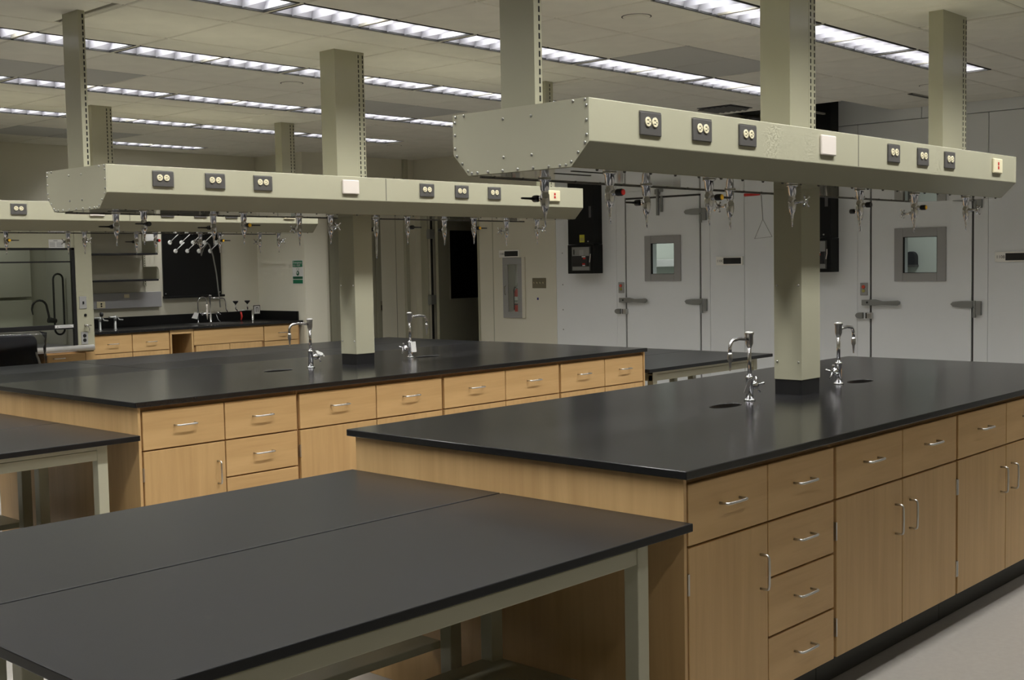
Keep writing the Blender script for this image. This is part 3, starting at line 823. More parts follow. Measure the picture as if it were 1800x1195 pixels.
# ------------------------------------------------------------------ cold room doors and the wall fittings
def cooler_door(n, ya, yb, label_win, wy0, wy1, wz0, wz1, top=2.185, extra_hinge=True):
    """ya > yb : gasket outline; the leaf stands 12 mm proud of the wall"""
    d = empty('door_%d' % n, (XW, 0, 0))
    d['kind'] = 'structure'
    lz0, lz1 = 0.02, top - 0.020
    y1, y0 = ya - 0.020, yb + 0.020
    fa, fb = (7.935, 6.762) if n == 1 else (5.16, 3.977)
    MB().box(0.0, 0.10, ya, fa + 0.003, 0, 2.248).box(0.0, 0.10, fb - 0.003, yb, 0, 2.248).box(0.0, 0.10, yb, ya, top, 2.248).build('door_frame', M['cold_wall'], d, 0.002)
    MB().box(0.020, 0.09, y1, ya, 0, top).box(0.020, 0.09, yb, y0, 0, top).box(0.020, 0.09, y0, y1, lz1, top).build('gasket', M['gasket'], d)
    ow, hw = 0.080, 0.0
    leaf = MB().box(0.0, 0.1, wy1, y1, lz0, lz1).box(0.0, 0.1, y0, wy0, lz0, lz1).box(0.0, 0.1, wy0, wy1, lz0, wz0).box(0.0, 0.1, wy0, wy1, wz1, lz1)
    leaf.build('door_leaf', M['cold_wall'], d)
    fr = MB()
    for (a, b, c, e) in ((wy0 - 0.075, wy0 + 0.005, wz0 - 0.07, wz1 + 0.075), (wy1 - 0.005, wy1 + 0.075, wz0 - 0.07, wz1 + 0.075)):
        fr.box(-0.014, 0.0, a, b, c, e)
    fr.box(-0.014, 0.0, wy0 + 0.005, wy1 - 0.005, wz0 - 0.07, wz0 + 0.004).box(-0.014, 0.0, wy0 + 0.005, wy1 - 0.005, wz1 - 0.004, wz1 + 0.075)
    fr.build('window_frame', M['grey_frame'], d, 0.004)
    sl = MB()
    for a, b, c, e in ((wy0 + 0.005, wy0 + 0.010, wz0, wz1), (wy1 - 0.010, wy1 - 0.005, wz0, wz1), (wy0, wy1, wz0 + .003, wz0 + 0.008), (wy0, wy1, wz1 - 0.008, wz1 - .003)):
        sl.box(-0.008, 0.02, a, b, c, e)
    sl.build('window_seal', M['slot'], d)
    MB().box(0.008, 0.012, wy0, wy1, wz0, wz1).build('window_pane', M['glass'], d)
    # lever handle across the joint
    hz = 1.105
    h = MB()
    yh = ya + 0.06
    h.prism([(yh, hz - 0.026), (yh - 0.13, hz - 0.026), (yh - 0.19, hz - 0.020), (yh - 0.34, hz - 0.026), (yh - 0.365, hz - 0.012), (yh - 0.365, hz + 0.010), (yh - 0.345, hz + 0.020), (yh - 0.20, hz + 0.014), (yh - 0.13, hz + 0.028), (yh, hz + 0.024)], 0, -0.042, -0.020)
    h.box(-0.022, 0.0, yh - 0.12, yh - 0.01, hz - 0.022, hz + 0.020)
    hh = h.build('lever_handle', M['zinc'], d, 0.004)
    MB().lathe([(0.010, 0), (0.008, 0.003)], (-0.042, yh - 0.055, hz), '-x', 10).build('pivot_screw', M['slot'], hh)
    lz = 0.985
    la = MB()
    pts = [(ya + 0.055, lz - 0.028)] + [(ya + 0.085 + 0.042 * math.cos(R(a)), lz + 0.028 * math.sin(R(a))) for a in range(-80, 81, 20)] + [(ya + 0.055, lz + 0.028)]
    la.prism(pts, 0, -0.035, 0.0)
    lk = la.build('latch', M['zinc'], d, 0.005)
    MB().box(-0.04, 0.0, ya - 0.038, ya + 0.012, lz - 0.028, lz + 0.028).build('strike', M['steel'], d, 0.006)
    MB().box(-0.03, 0.0, ya + 0.012, ya + 0.026, lz - 0.026, lz + 0.026).build('latch_gap', M['slot'], d)
    for z in ((1.985, 1.075) if extra_hinge else (1.985, 1.075)):
        hb = MB()
        pts = [(yb + 0.19 - 0.02 * abs(math.sin(R(a))) + 0.018 * math.cos(R(a)) * 0, z + 0.022 * math.sin(R(a)) + 0.022) for a in (-60, 0, 60)]
        hb.prism([(yb + 0.0, z + 0.052), (yb + 0.10, z + 0.050), (yb + 0.175, z + 0.042), (yb + 0.197, z + 0.022), (yb + 0.175, z + 0.000), (yb + 0.10, z - 0.010), (yb + 0.0, z - 0.012)], 0, -0.020, 0.0)
        hg = hb.build('hinge_strap', M['zinc'], d, 0.005)
        k = MB().box(-0.03, 0.0, yb - 0.075, yb - 0.025, z - 0.07, z + 0.05)
        k.lathe([(0.014, 0), (0.014, 0.05)], (-0.026, yb - 0.018, z + 0.003), 'z', 10)
        k.lathe([(0.014, 0), (0.013, 0.085)], (-0.026, yb - 0.018, z - 0.092), 'z', 10)
        k.build('hinge_knuckle', M['zinc'], d, 0.004)
    return d
d1 = cooler_door(1, 7.826, 6.864, '', 7.181, 7.487, 1.375, 1.702)
cl = MB().box(-0.05, 0.0, 7.36, 7.40, 2.20, 2.255).box(-0.035, 0.0, 7.372, 7.392, 1.985, 2.21).box(-0.03, 0.0, 7.325, 7.345, 2.02, 2.18)
cl.build('closer_arm', M['zinc'], d1, 0.004)
MB().box(-0.025, 0.0, 7.32, 7.40, 2.225, 2.262).build('closer_head', M['zinc'], d1, 0.004)
cooler_door(2, 5.045, 4.095, '', 4.407, 4.73, 1.365, 1.691)
# the cold rooms behind the panes
for i, (ya, yb) in enumerate(((8.3, 6.6), (6.5, 3.2))):
    struct('wall_cold_room', MB().box(10.35, 12.6, ya, ya + .05, 0, 2.6).box(10.35, 12.6, yb - .05, yb, 0, 2.6).box(12.55, 12.6, yb, ya, 0, 2.6).box(10.35, 12.6, yb, ya, 2.5, 2.55), M['cold_in'])
    l2 = bpy.data.lights.new('cold_room_lamp', 'AREA')
    l2.shape, l2.size, l2.size_y, l2.energy = 'RECTANGLE', 1.0, 0.2, 11.0
    lo = bpy.data.objects.new('cold_room_lamp', l2)
    COL.objects.link(lo)
    lo.location = (11.5, (ya + yb) / 2, 2.48)
sh = thing('shelf', 'pale shelf unit inside the cold room, seen through the left door window', 'shelf', (11.5, 8.16, 0))
for z0, z1 in ((1.446, 1.53), (0.80, 0.86)):
    MB().box(-0.9, 0.95, -0.11, 0.12, z0, z1).build('shelf_board', M['white'], sh, 0.004)
for xx in (-0.88, 0.93):
    MB().box(xx - 0.015, xx + 0.015, 0.06, 0.12, 0, 1.6).build('upright', M['white'], sh)
wb = thing('wall_box', 'dark round-topped box inside the cold room behind the right door window', 'wall box', (12.55, 5.673, 0))
pts = [(-0.058, 1.42)] + [(-0.058 * math.cos(R(a)), 1.505 + 0.062 * math.sin(R(a))) for a in range(0, 181, 20)] + [(0.058, 1.42)]
MB().prism(pts, 0, -0.08, 0.0).build('cover', M['fabric'], wb, 0.006)
MB().box(-0.085, 0.0, -0.062, 0.062, 1.40, 1.424).build('base', M['grey_plate'], wb)
bl = thing('window_blind', 'bright white slatted panel inside the cold room, left edge of the right door window', 'blind', (12.50, 5.90, 0))
for k in range(16):
    MB().box(-0.03, 0.0, -0.18, 0.18, 1.1 + k * 0.06, 1.1 + k * 0.06 + 0.045).build('slat', M['white'], bl)

def room_sign(y0, y1, z, body, label):
    t = thing('room_sign', label, 'sign', (XW, (y0 + y1) / 2, z))
    w = (y1 - y0) / 2
    MB().box(-0.018, 0, -w, w, -0.042, 0.042).build('holder', M['bright_white'], t, 0.004)
    MB().box(-0.0195, -0.0175, -w + 0.018, w * 0.42, -0.030, 0.030).build('name_slot', M['black'], t)
    text(body, 0.036, M['gasket'], t, (-0.0187, w * 0.92, -0.012), (PI / 2, 0, -PI / 2))
room_sign(9.338, 9.655, 1.628, '110G', 'white room number holder above the fire extinguisher cabinet')
room_sign(6.369, 6.677, 1.503, '110C', 'white room number holder between the two cold room doors')
room_sign(3.600, 3.910, 1.498, '110B', 'white room number holder at the right edge, past the second cold room door')

# fire extinguisher in its cabinet
t = thing('extinguisher_cabinet', 'narrow grey glass-fronted cabinet holding a fire extinguisher', 'cabinet', (XW, 9.437, 0))
MB().box(-0.012, 0.0, -0.17, 0.17, 0.885, 0.955).box(-0.012, 0, -0.17, 0.17, 1.505, 1.585).box(-0.012, 0, 0.088, 0.17, 0.955, 1.505).box(-0.012, 0, -0.17, -0.062, 0.955, 1.505).build('door_frame', M['grey_frame'], t, 0.004)
MB().box(-0.02, -0.0, -0.18, -0.135, 0.885, 1.585).build('side_rim', M['cream_wall'], t, 0.004)
MB().box(0.115, 0.12, -0.062, 0.088, 0.955, 1.505).build('back_board', M['white'], t)
MB().box(-0.006, -0.004, -0.062, 0.088, 0.955, 1.505).build('glass_pane', M['glass'], t)
MB().box(0, 0.12, 0.088, 0.096, 0.947, 1.513).box(0, 0.12, -0.070, -0.062, 0.947, 1.513).box(0, 0.12, -0.062, 0.088, 1.505, 1.513).box(0, 0.12, -0.062, 0.088, 0.947, 0.955).build('box_sides', M['bright_white'], t)
MB().tube([(-0.012, 0.125, 1.155), (-0.03, 0.125, 1.16), (-0.03, 0.125, 1.25), (-0.012, 0.125, 1.255)], 0.004, 6).build('pull_handle', M['brown_plate'], t)
e = thing('fire_extinguisher', 'red fire extinguisher with black hose inside the grey wall cabinet', 'fire extinguisher', (XW + 0.045, 9.432, 0.957))
MB().lathe([(0.030, 0), (0.032, 0.008), (0.032, 0.22), (0.027, 0.245), (0.014, 0.262), (0.012, 0.27)], (0, 0, 0), 'z', 18).build('cylinder', M['red'], e)
MB().lathe([(0.0325, 0.095), (0.0325, 0.175)], (0, 0, 0), 'z', 18).build('paper_label', M['paper'], e)
MB().lathe([(0.0328, 0.118), (0.0328, 0.132)], (0, 0, 0), 'z', 18).build('label_print', M['paper_print'], e)
MB().lathe([(0.033, 0.078), (0.033, 0.090)], (0, 0, 0), 'z', 18).build('strap', M['black'], e)
MB().lathe([(0.013, 0.265), (0.015, 0.275), (0.012, 0.295)], (0, 0, 0), 'z', 12).box(-0.006, 0.006, -0.035, 0.03, 0.295, 0.305).box(-0.006, 0.006, -0.005, 0.003, 0.305, 0.33).build('valve_head', M['steel'], e)
MB().tube([(0, 0.012, 0.28), (-0.004, 0.035, 0.285), (-0.004, 0.046, 0.25), (-0.004, 0.046, 0.10), (-0.004, 0.044, 0.02)], [0.007, 0.007, 0.007, 0.007, 0.009], 8).build('hose', M['rubber'], e)
# switches
t = thing('switch_plate', 'bronze four-gang switch plate beside the fire extinguisher cabinet', 'switch', (XW, 9.049, 1.2885))
MB().box(-0.006, 0, -0.102, 0.102, -0.058, 0.058).build('plate', M['brown_plate'], t, 0.002)
for k in range(4):
    MB().prism([(-0.006, -0.008), (-0.018, 0.004), (-0.016, 0.012), (-0.006, 0.008)], 1, -0.071 + k * 0.046, -0.062 + k * 0.046).build('toggle', M['ivory'], t)
MB().box(-0.0015, 0, -0.012, 0.012, -0.013, 0.013).build('wall_sticker', M['blue'], None, at=(XW, 9.074, 1.11))
tag(bpy.data.objects['wall_sticker'], 'tiny dark blue square sticker below the bronze switch plate', 'sticker')
for (y, z, lab) in ((7.877, 1.238, 'first'), (5.097, 1.226, 'second')):
    t = thing('light_switch', 'small grey plate with red and yellow buttons beside the %s cold room door' % lab, 'switch', (XW, y, z))
    MB().box(-0.012, 0.012, -0.036, 0.036, -0.057, 0.057).build('plate', M['grey_frame'], t, 0.004)
    MB().lathe([(0.017, 0), (0.015, 0.008)], (-0.012, 0.002, 0.020), '-x', 14).build('red_button', M['orange'], t)
    MB().lathe([(0.016, 0), (0.014, 0.006)], (-0.012, 0.002, -0.016), '-x', 14).build('yellow_button', M['olive_btn'], t)

# black electrical cabinets
def black_cabinet(y0, y1, zb, ztop, label, full=True):
    t = thing('electrical_cabinet', label, 'electrical cabinet', (XW, (y0 + y1) / 2, 0))
    w = (y1 - y0) / 2
    MB().box(-0.16, 0, -w, w, zb, zb + 0.312).build('lower_case', M['black_box'], t, 0.004)
    MB().box(-0.155, 0, -w + 0.004, w - 0.004, zb + 0.315, ztop).build('upper_case', M['black_box'], t, 0.004)
    q = zb - 1.392
    MB().box(-0.158, -0.154, -w + 0.03, -w + 0.06, zb + 0.60, zb + 0.72).build('latch_plate', M['grey_plate'], t)
    MB().lathe([(0.008, 0), (0.006, 0.01)], (-0.158, -w + 0.07, zb + 0.345), '-x', 10).build('lock', M['steel'], t)
    br = MB().box(-0.175, -0.16, -0.145, 0.115, zb + 0.03, zb + 0.29).build('breaker_frame', M['gasket'], t, 0.003)
    MB().box(-0.179, -0.175, -0.135, 0.105, zb + 0.19, zb + 0.285).box(-0.179, -0.175, -0.135, 0.10, zb + 0.035, zb + 0.075).build('breaker_plate', M['zinc'], t, 0.002)
    MB().box(-0.187, -0.175, -0.12, 0.10, zb + 0.08, zb + 0.185).build('breaker_handle_bay', M['black'], t, 0.003)
    MB().box(-0.181, -0.179, -0.06, 0.0, zb + 0.195, zb + 0.255).build('rating_label', M['box_grey'], t)
    MB().box(-0.189, -0.187, -0.09, -0.04, zb + 0.175, zb + 0.187).box(-0.189, -0.187, -0.085, -0.048, zb + 0.082, zb + 0.092).build('white_mark', M['white'], t)
    MB().box(-0.189, -0.187, -0.092, -0.056, zb + 0.155, zb + 0.170).box(-0.189, -0.187, -0.085, -0.046, zb + 0.095, zb + 0.111).build('red_mark', M['red'], t)
    MB().box(-0.183, -0.178, 0.07, 0.08, zb + 0.205, zb + 0.26).build('frame_clip', M['slot'], t)
    MB().tube([(-0.175, -0.15, zb + 0.21), (-0.19, -0.158, zb + 0.17), (-0.185, -0.145, zb + 0.12)], 0.005, 6).build('lead_seal', M['white_pl'], t)
    if full:
        MB().box(-0.158, -0.154, -0.055, 0.012, zb + 0.337, zb + 0.418).build('warning_label', M['yellow_lbl'], t)
        MB().box(-0.1588, -0.1578, -0.045, 0.002, zb + 0.35, zb + 0.385).build('label_print', M['olive_btn'], t)
    return t
black_cabinet(8.127, 8.487, 1.393, 2.43, 'tall black electrical cabinet with a yellow label, left of the first cold room door')
black_cabinet(5.347, 5.707, 1.385, 2.60, 'tall black electrical cabinet behind the nearest island\'s post, rising into the open ceiling')
cn = thing('conduit_trunk', 'black trunking running from the hidden electrical cabinet into the ceiling hole', 'trunking', (XW, 5.62, 0))
MB().box(-0.155, -0.005, -0.27, 0.085, 2.603, 3.1).build('trunk', M['black_box'], cn)
bx = thing('junction_box', 'long grey metal box on the cold room wall above the second door', 'junction box', (XW, 4.62, 2.13))
MB().box(-0.05, -0.005, -0.22, 0.22, 0.062, 0.125).build('case', M['box_grey'], bx, 0.003)
# emergency shower pull with its triangular rod
t = thing('shower_pull', 'red emergency shower lever with a thin triangular pull rod', 'shower', (9.4, 5.64, 0))
MB().tube([(0, -0.14, 3.62), (0, -0.14, 2.16), (0, -0.10, 2.10), (0, 0.02, 2.092)], 0.012, 8).build('supply_pipe', M['satin'], t)
MB().tube([(0, 0.0, 2.092), (0, 0.06, 2.090), (0, 0.185, 2.092)], [0.007, 0.011, 0.015], 8).build('red_lever', M['red'], t)
MB().tube([(0, 0.016, 2.09), (0, 0.008, 1.98), (0, 0.0, 1.865)], 0.004, 6).build('pull_rod', M['zinc'], t)
MB().tube([(0, 0.0, 1.868), (0, 0.085, 1.698), (0, -0.092, 1.712)], 0.004, 6, True).build('triangle_handle', M['zinc'], t)

# ------------------------------------------------------------------ open dark door in the right wall and the alcove door
fr = empty('door_3', (XW, 0, 0)); fr['kind'] = 'structure'
f = MB().box(-0.02, 0.2, 10.862, 10.915, 0, 2.14).box(-0.012, 0.0, 10.915, 10.99, 0, 2.19).box(-0.02, 0.2, 9.985, 10.005, 0, 2.14).box(-0.02, 0.2, 10.005, 10.862, 2.12, 2.16)
f.build('door_frame', M['cream_dull'], fr, 0.003)
MB().box(0.03, 0.05, 10.84, 10.862, 0, 2.12).build('frame_stop', M['slot'], fr)
for z in (1.895, 1.085, 0.25):
    MB().box(-0.03, 0.05, 10.80, 10.864, z - 0.058, z + 0.058).build('hinge', M['zinc'], fr, 0.004)
lf = empty('door_leaf', (0.06, 10.80, 0), 0.0, fr)
MB().box(0, 0.20, -0.045, 0, 0.01, 2.11).box(0.75, 0.92, -0.045, 0, 0.01, 2.11).box(0.20, 0.75, -0.045, 0, 0.01, 1.09).box(0.20, 0.75, -0.045, 0, 1.94, 2.11).build('leaf_panel', M['door_olive'], lf)
MB().box(-0.002, 0.004, -0.045, 0.0, 0.01, 2.11).build('leaf_edge', M['cream_dull'], lf)
MB().box(0.20, 0.75, -0.03, -0.015, 1.09, 1.94).build('dark_pane', M['glass_dark'], lf)
MB().box(0.19, 0.76, -0.052, -0.045, 1.075, 1.09).box(0.19, 0.76, -0.052, -0.045, 1.94, 1.955).box(0.75, 0.765, -0.052, -0.045, 1.09, 1.94).box(0.185, 0.20, -0.052, -0.045, 1.09, 1.94).build('glazing_bead', M['door_olive'], lf)
MB().tube([(0.85, -0.045, 1.0), (0.85, -0.10, 1.0), (0.74, -0.10, 1.0)], 0.010, 8).build('lever', M['satin'], lf)
dr = empty('door_4', (0, YA, 0)); dr['kind'] = 'structure'
MB().box(8.95, 9.575, -0.012, 0, 0.01, 2.12).build('door_leaf', M['door_olive'], dr, 0.003)
MB().box(9.578, 9.655, -0.03, 0, 0, 2.17).box(8.87, 8.947, -0.03, 0, 0, 2.17).box(8.947, 9.578, -0.03, 0, 2.123, 2.17).build('door_frame', M['door_olive'], dr, 0.003)
MB().box(9.655, 9.70, -0.022, 0, 0, 2.2).build('frame_return', M['cream_wall'], dr, 0.002)
sp_ = MB().box(9.628, 9.652, -0.034, -0.029, 0.965, 1.09).build('strike_plate', M['brown_plate'], dr)
MB().box(9.634, 9.648, -0.0355, -0.033, 0.98, 1.04).build('strike_hole', M['slot'], dr)

# ------------------------------------------------------------------ fume hood
HY = 10.95
t = thing('fume_hood', 'large cream fume hood with glass sash and black frame against the far wall', 'fume hood', (0, HY, 0))
L0, L1 = 4.20, 5.665
MB().box(L1, 5.845, 0.0, 0.09, 0.745, 2.13).build('side_post', M['cream'], t, 0.012, 3)
MB().box(5.80, 5.845, 0.09, 0.93, 0.745, 2.13).build('side_liner', M['hood_in'], t)
MB().box(L0 - 0.18, L0 - 0.135, 0.09, 0.93, 0.745, 2.13).build('side_liner', M['hood_in'], t)
MB().box(4.02, L0, 0.0, 0.09, 0.745, 2.13).build('side_post', M['cream'], t, 0.012, 3)
MB().box(L0, L1, 0.0, 0.06, 1.742, 2.13).build('upper_front', M['cream'], t, 0.004)
MB().box(4.02, 5.845, 0.0, 0.93, 2.13, 2.15).build('roof', M['cream'], t)
MB().box(4.065, 5.80, 0.86, 0.93, 0.745, 2.13).build('rear_liner', M['hood_in'], t)
MB().box(L0, 5.60, 0.78, 0.81, 1.27, 1.85).box(L0, 5.60, 0.78, 0.81, 0.90, 1.24).build('baffle', M['hood_in'], t, 0.004)
MB().box(4.065, 5.80, 0.03, 0.86, 0.745, 0.785).build('work_surface', M['box_grey'], t)
fr_ = MB().box(L1 - 0.032, L1, -0.004, 0.03, 0.79, 1.742).box(L0, L0 + 0.03, -0.004, 0.03, 0.79, 1.742).box(L0, L1, -0.004, 0.03, 1.722, 1.742).box(L0, L1 - 0.03, 0.0, 0.02, 1.603, 1.617)
fr_.build('sash_track', M['black'], t)
MB().box(L0 + 0.03, L1 - 0.02, -0.002, 0.028, 0.966, 1.012).build('sash_rail', M['black'], t, 0.003)
MB().box(L0 + 0.03, L1 - 0.03, 0.012, 0.017, 1.012, 1.722).build('sash_glass', M['glass_hood'], t)
lb = MB().box(5.44, 5.625, -0.0035, -0.002, 0.980, 1.008).build('sash_label', M['white'], t)
MB().add([(5.455, -.004, .986), (5.475, -.004, .986), (5.467, -.004, 1.003)], [(0, 1, 2)]).box(5.482, 5.612, -0.0042, -0.0036, 0.989, 0.993).box(5.482, 5.595, -0.0042, -0.0036, 0.997, 1.000).build('label_print', M['paper_print'], t)
MB().lathe([(0.026, 0), (0.026, 1.62)], (4.18, -0.05, 0.782), 'x', 16).build('airfoil_sill', M['foil'], t)
nt_ = MB().box(5.412, 5.572, -0.002, 0.0, 1.742, 1.822).build('notice', M['paper'], t)
mp_ = MB().box(5.46, 5.50, -0.003, -0.002, 1.806, 1.814)
for q in range(7):
    mp_.box(5.42, 5.475, -0.003, -0.002, 1.752 + q * 0.007, 1.755 + q * 0.007).box(5.49, 5.55, -0.003, -0.002, 1.752 + q * 0.007, 1.755 + q * 0.007)
mp_.build('notice_print', M['paper_print'], t)
sw = MB().box(5.694, 5.768, -0.006, 0, 1.155, 1.275).build('switch_plate', M['grey_frame'], t, 0.002)
MB().box(5.725, 5.738, -0.016, -0.006, 1.20, 1.226).build('toggle', M['black'], t)
MB().lathe([(0.014, 0), (0.012, 0.01)], (5.752, 0, 1.094), '-y', 12).build('knob', M['black'], t)
ck = MB().lathe([(0.013, 0), (0.009, 0.02), (0.009, 0.045)], (5.748, 0, 0.993), '-y', 10).tube([(5.72, -0.05, 1.0), (5.748, -0.05, 0.994), (5.785, -0.05, 0.992)], 0.006, 6).tube([(5.76, -0.03, 0.99), (5.772, -0.035, 0.96), (5.772, -0.035, 0.93)], 0.005, 6)
ck.build('gas_cock', M['chrome'], t)
ol = MB().box(5.700, 5.768, -0.006, 0, 0.812, 0.930).build('outlet_plate', M['grey_frame'], t, 0.002)
for z in (0.850, 0.893):
    MB().lathe([(0.018, 0), (0.017, 0.003)], (5.734, -0.006, z), '-y', 14).build('receptacle', M['black'], t)
MB().tube([(5.445, 0.45, 1.10), (5.437, 0.45, 1.15)] + arc((5.515, 0.45, 1.165), 0.075, 180, 0, 8) + [(5.605, 0.45, 1.09), (5.612, 0.45, 1.045)], [0.006, 0.009] + [0.011] * 9 + [0.011, 0.013], 8).build('gooseneck', M['rubber'], t)
MB().cyl((5.60, 0.45, 1.045), (5.68, 0.45, 1.03), 0.03, 0.022).build('gooseneck_mount', M['rubber'], t)
MB().tube([(5.664, 0.45, 0.95), (5.664, 0.45, 1.445)] + arc((5.715, 0.45, 1.445), 0.05, 180, 0, 8) + [(5.765, 0.45, 0.95)] + arc((5.715, 0.45, 0.945), 0.05, 0, -180, 8), 0.010, 8, True).build('hose_loop', M['rubber'], t)
hl = bpy.data.lights.new('hood_fill_light', 'AREA')  # fill light added to lift the dark hood interior
hl.shape, hl.size, hl.size_y, hl.energy = 'RECTANGLE', 0.9, 0.12, 2.2
ho = bpy.data.objects.new('hood_fill_light', hl)
COL.objects.link(ho)
ho.parent = t
ho.location = (5.0, 0.35, 2.10)
# base cabinets under the hood
c = thing('base_cabinet', 'maple drawer cabinet under the fume hood beside the wrapped chair', 'cabinet', (0, HY, 0))
MB().box(5.36, 5.84, 0.03, 0.9, 0.12, 0.743).build('carcass', M['maple_in'], c)
MB().box(5.36, 5.84, 0.09, 0.85, 0.0, 0.12).build('toe_kick', M['toe'], c)
front_panel('drawer', 5.366, 5.742, 0.585, 0.728, c, 0.011, (5.47, 0.69))
front_panel('door', 5.366, 5.742, 0.13, 0.578, c, 0.011, (5.69, 0.45))
MB().box(5.748, 5.84, 0.011, 0.03, 0.12, 0.735).build('filler_strip', M['maple_v'], c)
c = thing('base_cabinet', 'dark cabinet under the fume hood hidden behind the wrapped chair', 'cabinet', (0, HY, 0))
MB().box(4.22, 5.20, 0.03, 0.9, 0.12, 0.743).build('carcass', M['maple_in'], c)
MB().box(4.22, 5.20, 0.09, 0.85, 0.0, 0.12).build('toe_kick', M['toe'], c)
front_panel('door', 4.23, 4.705, 0.13, 0.735, c, 0.011, (4.66, 0.6))
front_panel('door', 4.715, 5.19, 0.13, 0.735, c, 0.011, (4.76, 0.6))

# ------------------------------------------------------------------ sink counter on the far wall
SY = 11.075
def sink_cab(x0, x1, kind, label):
    t = thing('base_cabinet', label, 'cabinet', (0, SY, 0))
    if kind == 'knee':
        MB().box(x0, x0 + 0.02, 0.0, 0.80, 0.0, 0.888).build('side_panel', M['maple_v'], t)
        MB().box(x1 - 0.02, x1, 0.0, 0.80, 0.0, 0.888).build('side_panel', M['maple_v'], t)
        MB().box(x0 + 0.02, x1 - 0.02, 0.0, 0.03, 0.845, 0.888).build('top_rail', M['maple_h'], t)
        MB().box(x0 + 0.02, x1 - 0.02, 0.78, 0.80, 0.0, 0.888).build('back_panel', M['maple_in'], t)
        return t
    MB().box(x0 + .001, x1 - .001, 0.021, 0.80, 0.12, 0.8885).build('carcass', M['maple_in'], t)
    MB().box(x0 + .001, x1 - .001, 0.09, 0.80, 0.0, 0.12).build('toe_kick', M['toe'], t)
    m = (x0 + x1) / 2
    if kind == 'two':
        for a, b in ((x0 + 0.006, m - 0.004), (m + 0.004, x1 - 0.012)):
            front_panel('drawer', a, b, 0.695, 0.872, t, 0, ((a + b) / 2, 0.786))
            front_panel('door', a, b, 0.123, 0.688, t, 0, ((a + b) / 2, 0.5))
    elif kind == 'sink':
        MB().box(x0 + 0.006, x1 - 0.006, 0, 0.019, 0.715, 0.872).build('sink_apron', M['maple_h'], t, 0.0015)
        for a, b in ((x0 + 0.03, m - 0.003), (m + 0.003, x1 - 0.03)):
            front_panel('door', a, b, 0.123, 0.708, t, 0, ((a + b) / 2, 0.55))
    else:
        front_panel('drawer', x0 + 0.006, x1 - 0.03, 0.705, 0.872, t, 0, ((x0 + x1) / 2, 0.79))
        front_panel('drawer', x0 + 0.006, x1 - 0.03, 0.41, 0.698, t, 0, ((x0 + x1) / 2, 0.55))
        front_panel('drawer', x0 + 0.006, x1 - 0.03, 0.123, 0.403, t, 0, ((x0 + x1) / 2, 0.26))
sink_cab(5.88, 6.745, 'two', 'maple cabinet with two drawers beside the fume hood, under the sink counter')
sink_cab(6.745, 7.02, 'knee', 'open maple knee space under the sink counter')
sink_cab(7.02, 7.918, 'sink', 'maple sink cabinet with a plain apron under the wall faucets')
sink_cab(7.918, 8.42, 'one', 'maple drawer cabinet at the corner end of the sink counter')
o = worktop(5.85, 8.448, SY - 0.02, YW - 0.002, H, 0.026, 'sink_worktop', M['epoxy'], (), 'black epoxy sink counter along the far wall')
MB().box(5.85, 8.43, YW - 0.024, YW - 0.002, H, 1.016).build('back_splash', M['black_board'], o, 0.002)
MB().box(8.428, 8.448, SY + 0.06, YW - 0.024, H, 1.016).build('side_splash', M['black_board'], o, 0.002)
MB().box(7.30, 7.80, 11.25, 11.68, H, H + 0.0015).build('sink_bowl', M['slot'], o)
# fittings on the sink counter
def cock(x, y, label, lever=True):
    t = thing('gas_cock', label, 'gas cock', (x, y, H))
    MB().lathe([(0.022, 0), (0.020, 0.004), (0.013, 0.008), (0.013, 0.09)], (0, 0, 0), 'z', 12).build('stem', M['zinc'], t)
    MB().tube([(-0.07, -0.01, 0.128), (0.0, 0, 0.125), (0.035, 0, 0.12)], 0.010, 8).tube([(0.03, 0, 0.12), (0.04, -0.01, 0.10), (0.075, -0.03, 0.096)], 0.008, 8).build('cross_body', M['zinc'], t)
    MB().lathe([(0.012, 0.09), (0.018, 0.11), (0.014, 0.14)], (0, 0, 0), 'z', 12).build('valve_body', M['zinc'], t)
    return t
g = cock(6.09, 11.30, 'grey bench gas cock with black knob nearest the fume hood')
MB().lathe([(0.012, 0.14), (0.020, 0.160), (0.016, 0.185)], (0.02, 0, 0), 'z', 12).build('knob', M['black'], g)
cock(6.29, 11.36, 'grey bench gas cock, the one further from the fume hood')
def wall_faucet(x, y, label):
    t = thing('sink_faucet', label, 'faucet', (x, y, H))
    return t
t = wall_faucet(7.50, 11.72, 'thin gooseneck pure water faucet with a white tag at the sink')
MB().lathe([(0.018, 0), (0.012, 0.006)], (0, 0, 0), 'z', 12).build('base', M['chrome'], t)
MB().tube([(0, 0, 0), (0, 0, 0.235)] + [(0.055 - 0.055 * math.cos(R(a)), -0.01, 0.24 + 0.05 * math.sin(R(a))) for a in (20, 50, 80, 110, 140, 165)] + [(0.112, -0.01, 0.22), (0.112, -0.01, 0.20)], 0.007, 8).build('gooseneck', M['chrome'], t)
MB().lathe([(0.009, 0), (0.012, 0.02), (0.005, 0.05), (0.012, 0.07), (0.012, 0.11), (0.004, 0.17)], (0.112, -0.01, 0.205), '-z', 10).build('nozzle', M['white_pl'], t)
MB().add([(-.09, -.012, .06), (-.02, -.012, .045), (.0, -.012, .11), (-.05, -.012, .125), (-.09, -.009, .06), (-.02, -.009, .045), (.0, -.009, .11), (-.05, -.009, .125)],
         [(0, 1, 2, 3), (7, 6, 5, 4), (0, 4, 5, 1), (1, 5, 6, 2), (2, 6, 7, 3), (3, 7, 4, 0)]).build('hang_tag', M['white'], t)
t = wall_faucet(7.66, 11.72, 'chrome mixer faucet with long straight spout and two handles at the sink')
